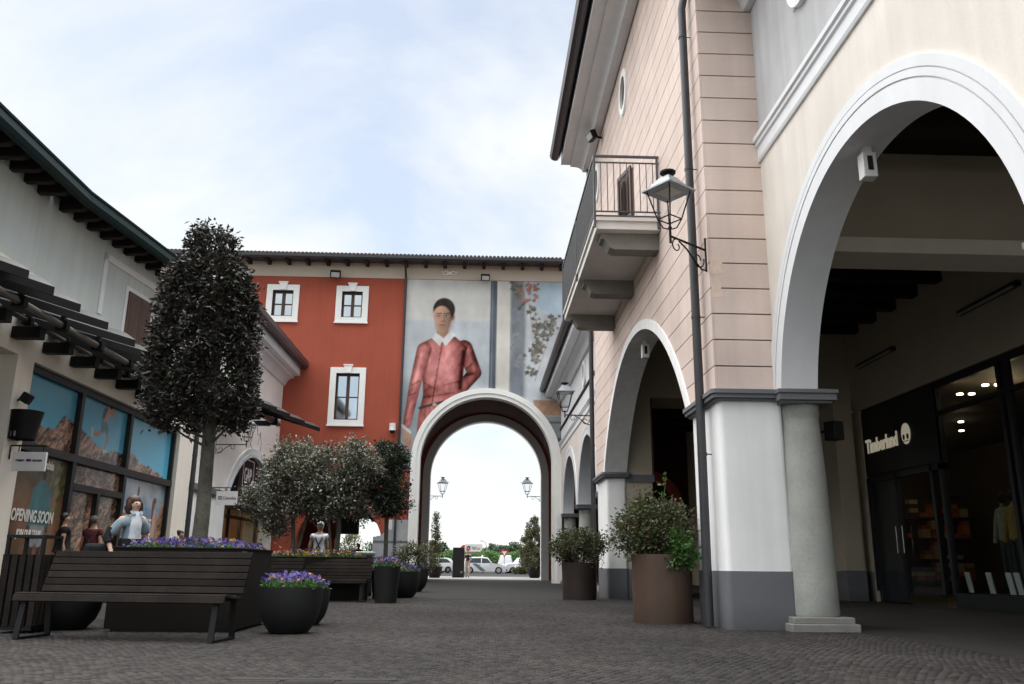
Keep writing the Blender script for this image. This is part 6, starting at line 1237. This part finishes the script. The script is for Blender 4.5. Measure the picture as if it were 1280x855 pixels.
def strap(r, k): link('strap', MB().tube([(-.16, -.10, 1.08), (-.05, -.155, 1.28), (.12, .0, 1.50), (.06, .155, 1.28), (-.12, .13, 1.05)], .012, 6).mesh('strap', M['black']), r)
person('man in maroon t-shirt with shoulder strap seen from behind at the posters', (-8.30, 18.95, 0), radians(168), 1.70, cloth('maroon_cotton', (.085, .012, .018)), cloth('dark_jeans', (.02, .022, .03)), hair_g, 1, extra=strap, fat=1.25)
person('man in black t-shirt looking left in front of the opening soon poster', (-8.42, 17.9, 0), radians(120), 1.70, cloth('black_cotton', (.010, .010, .012)), cloth('dark_jeans', (.02, .022, .03)), hair_d, 1, fat=1.2)
def straps(r, k):
    m_ = MB()
    for s_ in (-1, 1): m_.tube([(s_ * .09, -.12, 1.2), (s_ * .10, -.02, 1.50), (s_ * .08, .14, 1.36), (-s_ * .05, .16, 1.10)], .014, 6)
    link('strap', m_.mesh('strap', M['letterdark']), r)
person('man in white t-shirt and pale cap, crossed straps on his back, by the far planter', (-3.95, 21.6, 0), radians(182), 1.74, cloth('white_cotton', (.55, .57, .60)), cloth('grey_shorts', (.10, .10, .11)), cloth('pale_cap', (.42, .43, .45)), 1, hairstyle='cap', extra=straps, fat=1.2)
person('dark haired person low behind the purple flowers near the left downpipe', (-8.55, 25.2, 0), radians(60), 1.62, cloth('dark_coat', (.02, .02, .022)), cloth('dark_jeans', (.02, .022, .03)), hair_d, 1, hairstyle='bun')
person('person in dark jacket inside the bright side arch', (-6.15, 44.5, 0), radians(10), 1.75, cloth('dark_jacket', (.022, .025, .03)), cloth('dark_jeans', (.02, .022, .03)), hair_d, 1, sleeve=1.9)
person('man in navy t-shirt and beige trousers walking beyond the archway', (-.78, 57.5, 0), radians(-8), 1.74, cloth('navy_cotton', (.012, .028, .045)), cloth('beige_linen', (.42, .37, .31)), hair_d, 1, arms={'wl': (-.12, -.17, 1.0), 'hl': (-.05, -.19, .98), 'wr': (.12, -.17, 1.0), 'hr': (.06, -.2, 1.0)}, legs={'kr': (.10, -.16, .50), 'ar': (.10, -.10, .10), 'tr': (.11, -.24, .05), 'al': (-.10, .18, .09), 'tl': (-.11, .05, .035)})

# ================================================================== CARS beyond the arch
tyre, rimm, carglass = mat('tyre', (.015, .015, .015), .9), mat('alloy', (.45, .46, .48), .35, .1, 8, metal=.6), mat('car_glass', (.03, .04, .045), .25, .05, spec=.25)
lampred, lampw = mat('tail_lamp', (.45, .02, .02), .3), mat('head_lamp', (.75, .76, .78), .15)
def car(label, loc, rz, paint, L=4.3, Hh=1.50, W=1.76, style='hatch', taxi=False, group='cars parked beyond the arch'):
    r = thing('parked_car', (0, 0, 0), label, 'car', group); h = L / 2
    top = [(-h, .55), (-h + .03, .80), (-h + .10, .98), (-h + .42, Hh - .10), (-h + .95, Hh - .01), (-.25, Hh), (.35, Hh - .07), (h - 1.45, .98), (h - .55, .86), (h - .12, .72), (h, .52)] if style == 'hatch' else [(-h, .55), (-h + .03, .85), (-h + .08, 1.0), (-h + .30, Hh - .06), (-h + .6, Hh), (.0, Hh), (.45, Hh - .08), (h - 1.35, 1.08), (h - .35, .98), (h - .08, .8), (h, .55)]
    def wid(z): return W / 2 * (1 - .04 * max(0, .55 - z) * 2) if z < .95 else W / 2 - (z - .95) * .36
    belt = .94; vs = []; fs = []; xs = np.linspace(-h, h, 45); tx, tz = [p[0] for p in top], [p[1] for p in top]
    for x in xs:
        zt = float(np.interp(x, tx, tz)); zb = .20
        for wx in (-h + .80, h - .82):
            dd = abs(x - wx)
            if dd < .36: zb = max(zb, .30 + sqrt(.36 ** 2 - dd ** 2) * .98)
        pz = [zb, max(zb, min(zt, .55)), max(zb, min(zt, belt)), max(zb, min(zt, (belt + zt) / 2) if zt > belt else zt), zt - .03 if zt > belt else zt, zt]
        nar = 1 - .16 * (abs(x) / h) ** 5
        for s_ in (-1, 1):
            for i, z in enumerate(pz):
                w_ = wid(z) * nar * (.93 if i == 5 else 1); vs.append((x, s_ * w_, z))
    for i in range(44):
        for q in range(5):
            a, b = 12 * i, 12 * i + 12
            fs.append((a + q, a + q + 1, b + q + 1, b + q)); fs.append((a + 6 + q, b + 6 + q, b + 7 + q, a + 7 + q))
        fs.append((12 * i + 5, 12 * i + 11, 12 * i + 23, 12 * i + 17)); fs.append((12 * i, 12 * i + 12, 12 * i + 18, 12 * i + 6))
    fs += [(0, 6, 7, 1), (1, 7, 8, 2), (2, 8, 9, 3), (3, 9, 10, 4), (4, 10, 11, 5)]; e_ = 12 * 44; fs += [(e_ + i, e_ + i + 1, e_ + i + 7, e_ + i + 6) for i in range(5)]
    part('body', MB().add(vs, fs), paint, r)
    def side(poly, m, nm, off):
        for s_ in (-1, 1):
            q = MB(); p0 = [(x, s_ * (wid(z) + off), z) for x, z in poly]; p1 = [(x, s_ * (wid(z) + off - .02), z) for x, z in poly]; n = len(poly)
            part(nm, q.add(p0 + p1, [tuple(range(n)), tuple(range(n, 2 * n))[::-1]] + [(i, (i + 1) % n, n + (i + 1) % n, n + i) for i in range(n)]), m, r, smooth=False)
    rx = -h + .52
    side([(rx, 1.02), (rx + .35, Hh - .13), (-.32, Hh - .10), (-.32, .98)], carglass, 'rear_side_window', .006); side([(-.24, .98), (-.24, Hh - .10), (.28, Hh - .15), (h - 1.52, 1.0)], carglass, 'front_side_window', .006)
    part('windscreen', MB().add([(.42, -.58, Hh - .10), (.42, .58, Hh - .10), (h - 1.42, .70, 1.0), (h - 1.42, -.70, 1.0), (.44, -.58, Hh - .07), (.44, .58, Hh - .07), (h - 1.38, .70, 1.03), (h - 1.38, -.70, 1.03)], [(0, 1, 2, 3), (7, 6, 5, 4), (0, 4, 5, 1), (1, 5, 6, 2), (2, 6, 7, 3), (3, 7, 4, 0)]), carglass, r, smooth=False)
    if taxi: [side(q_, tsm, 'stripe', .012) for tsm in [mat('taxi_stripe', (.10, .16, .19), .4)] for q_ in ([(-1.15, .94), (-.72, .94), (-.21, .55), (-.66, .55)], [(-.66, .55), (-.21, .55), (.15, .27), (-.32, .27)])]
    for wx in (-h + .80, h - .82):
        for s_ in (-1, 1):
            wh = part('wheel', MB().lathe([(.20, -.10), (.315, -.10), (.33, -.07), (.33, .07), (.315, .10), (.20, .10)], (0, 0, 0), 24), tyre, r); wh.rotation_euler.x = pi / 2; wh.location = (wx, s_ * (W / 2 - .13), .33)
            rm = MB().lathe([(.205, -.02), (.205, .108), (.17, .105)], (0, 0, 0), 20)
            for q in range(5): rm.obox((.10 * cos(q * 1.2566), .10 * sin(q * 1.2566), .108 * -s_), (.18, .04, .02), Matrix.Rotation(q * 1.2566, 3, 'Z'))
            part('rim', rm, rimm, wh)
    for s_ in (-1, 1):
        part('tail_lamp', MB().obox((-h + .07, s_ * (W / 2 - .17), .86), (.14, .22, .20)), lampred, r, bevel=.03); part('headlight', MB().obox((h - .18, s_ * (W / 2 - .24), .70), (.22, .26, .12)), lampw, r, bevel=.03)
        part('mirror', MB().obox((h - 1.55, s_ * (W / 2 + .06), 1.03), (.12, .16, .12)), paint, r, bevel=.03)
        part('door_handle', MB().obox((-.45, s_ * (wid(.85) + .012), .85), (.16, .02, .025)), M['darkmetal'], r)
    part('bumper', MB().obox((h - .06, 0, .36), (.16, W * .86, .18)).obox((-h + .06, 0, .38), (.16, W * .86, .2)), M['darkmetal'], r, bevel=.03)
    if taxi: part('roof_sign', MB().obox((-.2, 0, Hh + .10), (.16, .46, .14)).obox((-.2, 0, Hh + .02), (.10, .6, .04)), M['signwhite'], r, bevel=.02)
    r.location = loc; r.rotation_euler.z = rz; return r
def paint(n, c): return mat(n, c, .22, .02, 3, .0, .0, 10, spec=.6)
PW, PS, PG = paint('white_car_paint', (.58, .59, .60)), paint('silver_car_paint', (.42, .44, .46)), paint('pale_grey_car_paint', (.60, .62, .64))
car('white taxi with grey slanted stripe and roof sign beyond the arch', (.45, 85, 0), 0, PW, 4.4, 1.56, taxi=True)
car('white hatchback parked far left beyond the arch, showing its red tail lamps', (-4.6, 87, 0), radians(205), PW, 4.1, 1.48)
car('pale grey estate car behind the totem sign', (-6.6, 89.5, 0), radians(200), PG, 4.5, 1.52)
car('white off-roader parked right of the taxi, farther back', (4.6, 92, 0), radians(195), PW, 4.5, 1.75, style='suv')
car('silver hatchback parked nearest the right pot shrub', (5.5, 84.0, 0), radians(168), PG, 4.2, 1.50)
car('white van-like car seen just beyond the taxi bonnet', (2.9, 96, 0), radians(85), PW, 4.4, 1.85, style='suv')
# low hedge in front of the cars, climbing hedge bank, road sign, lamp post
def hedge(label, x0, x1, y0, y1, z0, z1, n, m, L, name='hedge', cat='hedge'):
    r = thing(name, ((x0 + x1) / 2, (y0 + y1) / 2, 0), label, cat)
    P = np.stack([RNG.uniform(x0, x1, n), RNG.uniform(y0, y1, n), z0 + (z1 - z0) * RNG.uniform(0, 1, n) ** .7], 1); P[:, 2] += .18 * np.sin(P[:, 0] * 1.7) * (P[:, 2] - z0) / (z1 - z0); foliage_part(r, P, RNG.normal(size=P.shape) + [0, -.3, .5], L, L * .6, m)
    bm_ = MB(); nseg = max(3, int((x1 - x0) / 1.2))
    for i in range(nseg): x = x0 + (i + .5) * (x1 - x0) / nseg; bm_.tube([(x, (y0 + y1) / 2, 0), (x + .1, (y0 + y1) / 2, z1 * .8)], [.05, .02], 5)
    part('stems', bm_, M['bark'], r); return r
hedge('low clipped dark hedge in front of the silver car', 3.05, 5.0, 81.0, 82.0, .02, .62, 1500, M['leafgreen'], .16)
hedge('long bright green hedge along the back of the car park', -15, 16, 99, 101, .05, 2.15, 14000, M['leafhedge'], .30)
sg = thing('give_way_sign', (2.55, 90.5, 0), 'red and white triangular give way sign beyond the taxi', 'sign')
part('post', MB().tube([(2.55, 90.5, 0), (2.55, 90.5, 2.1)], .035, 8), M['galv'], sg)
def tri(s_, y): return [(2.55 - .5 * s_, 2.05 + .29 * s_), (2.55 + .5 * s_, 2.05 + .29 * s_), (2.55, 2.05 - .58 * s_)]
part('plate', MB().prism(tri(.85, 0), 'y', 90.44, 90.455), mat('sign_red', (.5, .03, .03), .5), sg, smooth=False); part('face', MB().prism(tri(.5, 0), 'y', 90.43, 90.438), M['signwhite'], sg, smooth=False)
lpz = thing('street_lamp', (1.0, 130, 0), 'thin curved street lamp far beyond the car park', 'street lamp')
part('pole', MB().tube([(1.0, 130, 0), (1.0, 130, 3.4), (.8, 130, 4.1), (.3, 130, 4.3)], [.09, .06, .05, .04], 8), M['galv'], lpz); part('head', MB().obox((.2, 130, 4.3), (.6, .22, .10)), M['galv'], lpz)
cp_ = thing('camera_pole', (5.87, 110, 0), 'grey camera pole rising beside the olive shrub', 'pole')
part('pole', MB().tube([(5.87, 110, 0), (5.87, 110, 6.1)], [.09, .06], 8), M['galv'], cp_); part('arm', MB().obox((5.97, 110, 5.2), (.9, .12, .12)).obox((5.97, 110, 6.0), (.4, .12, .25)), M['galv'], cp_)
# motorway embankment, rail, truck, far trees
tag(solo('motorway_bank', MB().prism([(290, 0), (308, 4.3), (340, 4.3), (360, 0)], 'x', -320, 320), mat('bank_grass', (.07, .11, .035), .95, .3, .1, .2, .2, 2), 'green embankment carrying the motorway far behind the car park', 'embankment', smooth=False), kind='structure')
gr = thing('guard_rail', (0, 309, 4.3), 'rusty brown guard rail along the motorway bank', 'guard rail')
part('beam', MB().box(-200, 200, 308.9, 309.0, 4.9, 5.5), mat('rust_rail', (.20, .14, .12), .8, .2, 1), gr, smooth=False)
pm_ = MB().box(-.1, .1, 309.0, 309.2, 4.2, 5.5).mesh('rail_post', M['galv'])
for i in range(60): inst('rail_post', pm_, gr, (-88.5 + i * 3, -309, -4.3))
tk = thing('truck', (-3.3, 318, 4.3), 'white box truck with red cab and red lettering on the motorway', 'truck')
part('trailer', MB().box(-5.4, .75, 317, 319.5, 5.4, 8.35), PW, tk, bevel=.05); part('trailer_edge', MB().box(.76, .85, 317, 319.5, 5.4, 8.35), mat('truck_red', (.45, .03, .03), .5), tk)
part('cab', MB().prism([(-7.6, 5.1), (-7.5, 6.4), (-6.9, 7.4), (-6.0, 8.0), (-5.5, 8.0), (-5.5, 5.1)], 'y', 317.1, 319.4), mat('truck_red', (.45, .03, .03), .5), tk, smooth=False)
for x in (-6.8, -4.6, -1.2, -.2):
    wh = part('wheel', MB().lathe([(.3, -.15), (.5, -.15), (.5, .15), (.3, .15)], (0, 0, 0), 16), tyre, tk); wh.rotation_euler.x = pi / 2; wh.location = Vector((x, 317.2, 4.85)) - Vector(tk.location)
part('emblem', MB().box(-4.9, -3.9, 316.97, 316.99, 6.3, 6.8).box(-4.9, -4.4, 316.97, 316.99, 6.8, 7.5).box(-3.9, -3.4, 316.97, 316.99, 6.2, 7.0), M['letterred'], tk, smooth=False)
part('emblem_dark', MB().box(-4.4, -3.5, 316.97, 316.99, 7.05, 7.6).box(-4.95, -4.6, 316.96, 316.968, 6.1, 6.5), M['letterdark'], tk, smooth=False)
text('T&T', 1.35, (-3.1, 316.98, 6.4), (1, 0, 0), (0, 0, 1), M['letterdark'], tk, width=.75, bold=.03); text('italia', .9, (-1.25, 316.98, 6.4), (1, 0, 0), (0, 0, 1), M['letterred'], tk, width=.75, bold=.02)
ftl = ['round topped', 'broad', 'tall narrow', 'spreading', 'low', 'two headed']
k_ = 0
FTL = ['right of the archway foot shrub', 'just left of the totem', 'farthest left', 'first right of the truck', 'second right of the truck', 'third right of the truck', 'fourth right of the truck', 'fifth right of the truck, tallest', 'sixth right of the truck', 'farthest right in the arch', 'hidden behind the truck', 'left in the side arch', 'right in the side arch', 'behind the right jamb']
for (x, y, h, w_) in ((-12.5, 250, 9.3, 3.0), (-16.5, 265, 8.0, 2.6), (-20, 270, 10.5, 3.4), (2.2, 355, 10.0, 2.6), (5.4, 360, 12.2, 2.7), (8.2, 350, 11.0, 2.6), (11.0, 365, 11.4, 2.8), (13.6, 350, 13.0, 2.6), (16.6, 372, 10.8, 3.0), (20, 355, 11.5, 3.2), (-5.0, 362, 8.4, 2.6), (-35, 300, 11, 5), (-26, 320, 10, 4), (27, 340, 12, 5)):
    h *= .74; t = thing('far_tree', (x, y, 0), '', 'tree', 'far trees behind the motorway'); part('trunk', MB().tube([(x, y, 0), (x, y, h * .6)], [.35, .15], 6), M['bark'], t)
    c = RNG.normal(size=(46, 3)) * [w_ * .42, w_ * .42, h * .15] + [x, y, h * .72]; P = blob_points(1500, c, .45); P[:, 2] = np.minimum(P[:, 2], h); foliage_part(t, P, RNG.normal(size=P.shape) + [0, 0, .3], .8, .5, M['leaffar'])
    t['label'] = 'hazy green tree far off behind the motorway bank, %s' % FTL[k_]; k_ += 1
# trees and hedge seen through the side arch
for (x, y, h, lb_) in ((-9.2, 62, 2.9, 'light leafy young tree seen through the bright side arch'),): bushy('young_tree', lb_, 'tree', (x, y, 0), [(0, 0, h * .65, .7, .7, .9)], 1400, .16, .08, M['leafolive'], [([(0, 0, 0), (0, 0, h * .6)], [.05, .03])], .15, None, 60)
hg = thing('hanging_sign', (-6.9, 45.0, 3.1), 'black hanging board in the bright side arch', 'sign'); part('board', MB().box(-7.2, -6.25, 45.0, 45.06, 2.25, 3.1), M['black'], hg, smooth=False); part('chain', MB().tube([(-7.1, 45.03, 3.1), (-7.1, 45.03, 4.6)], .02, 6).tube([(-6.35, 45.03, 3.1), (-6.35, 45.03, 4.6)], .02, 6), M['blacksteel'], hg)
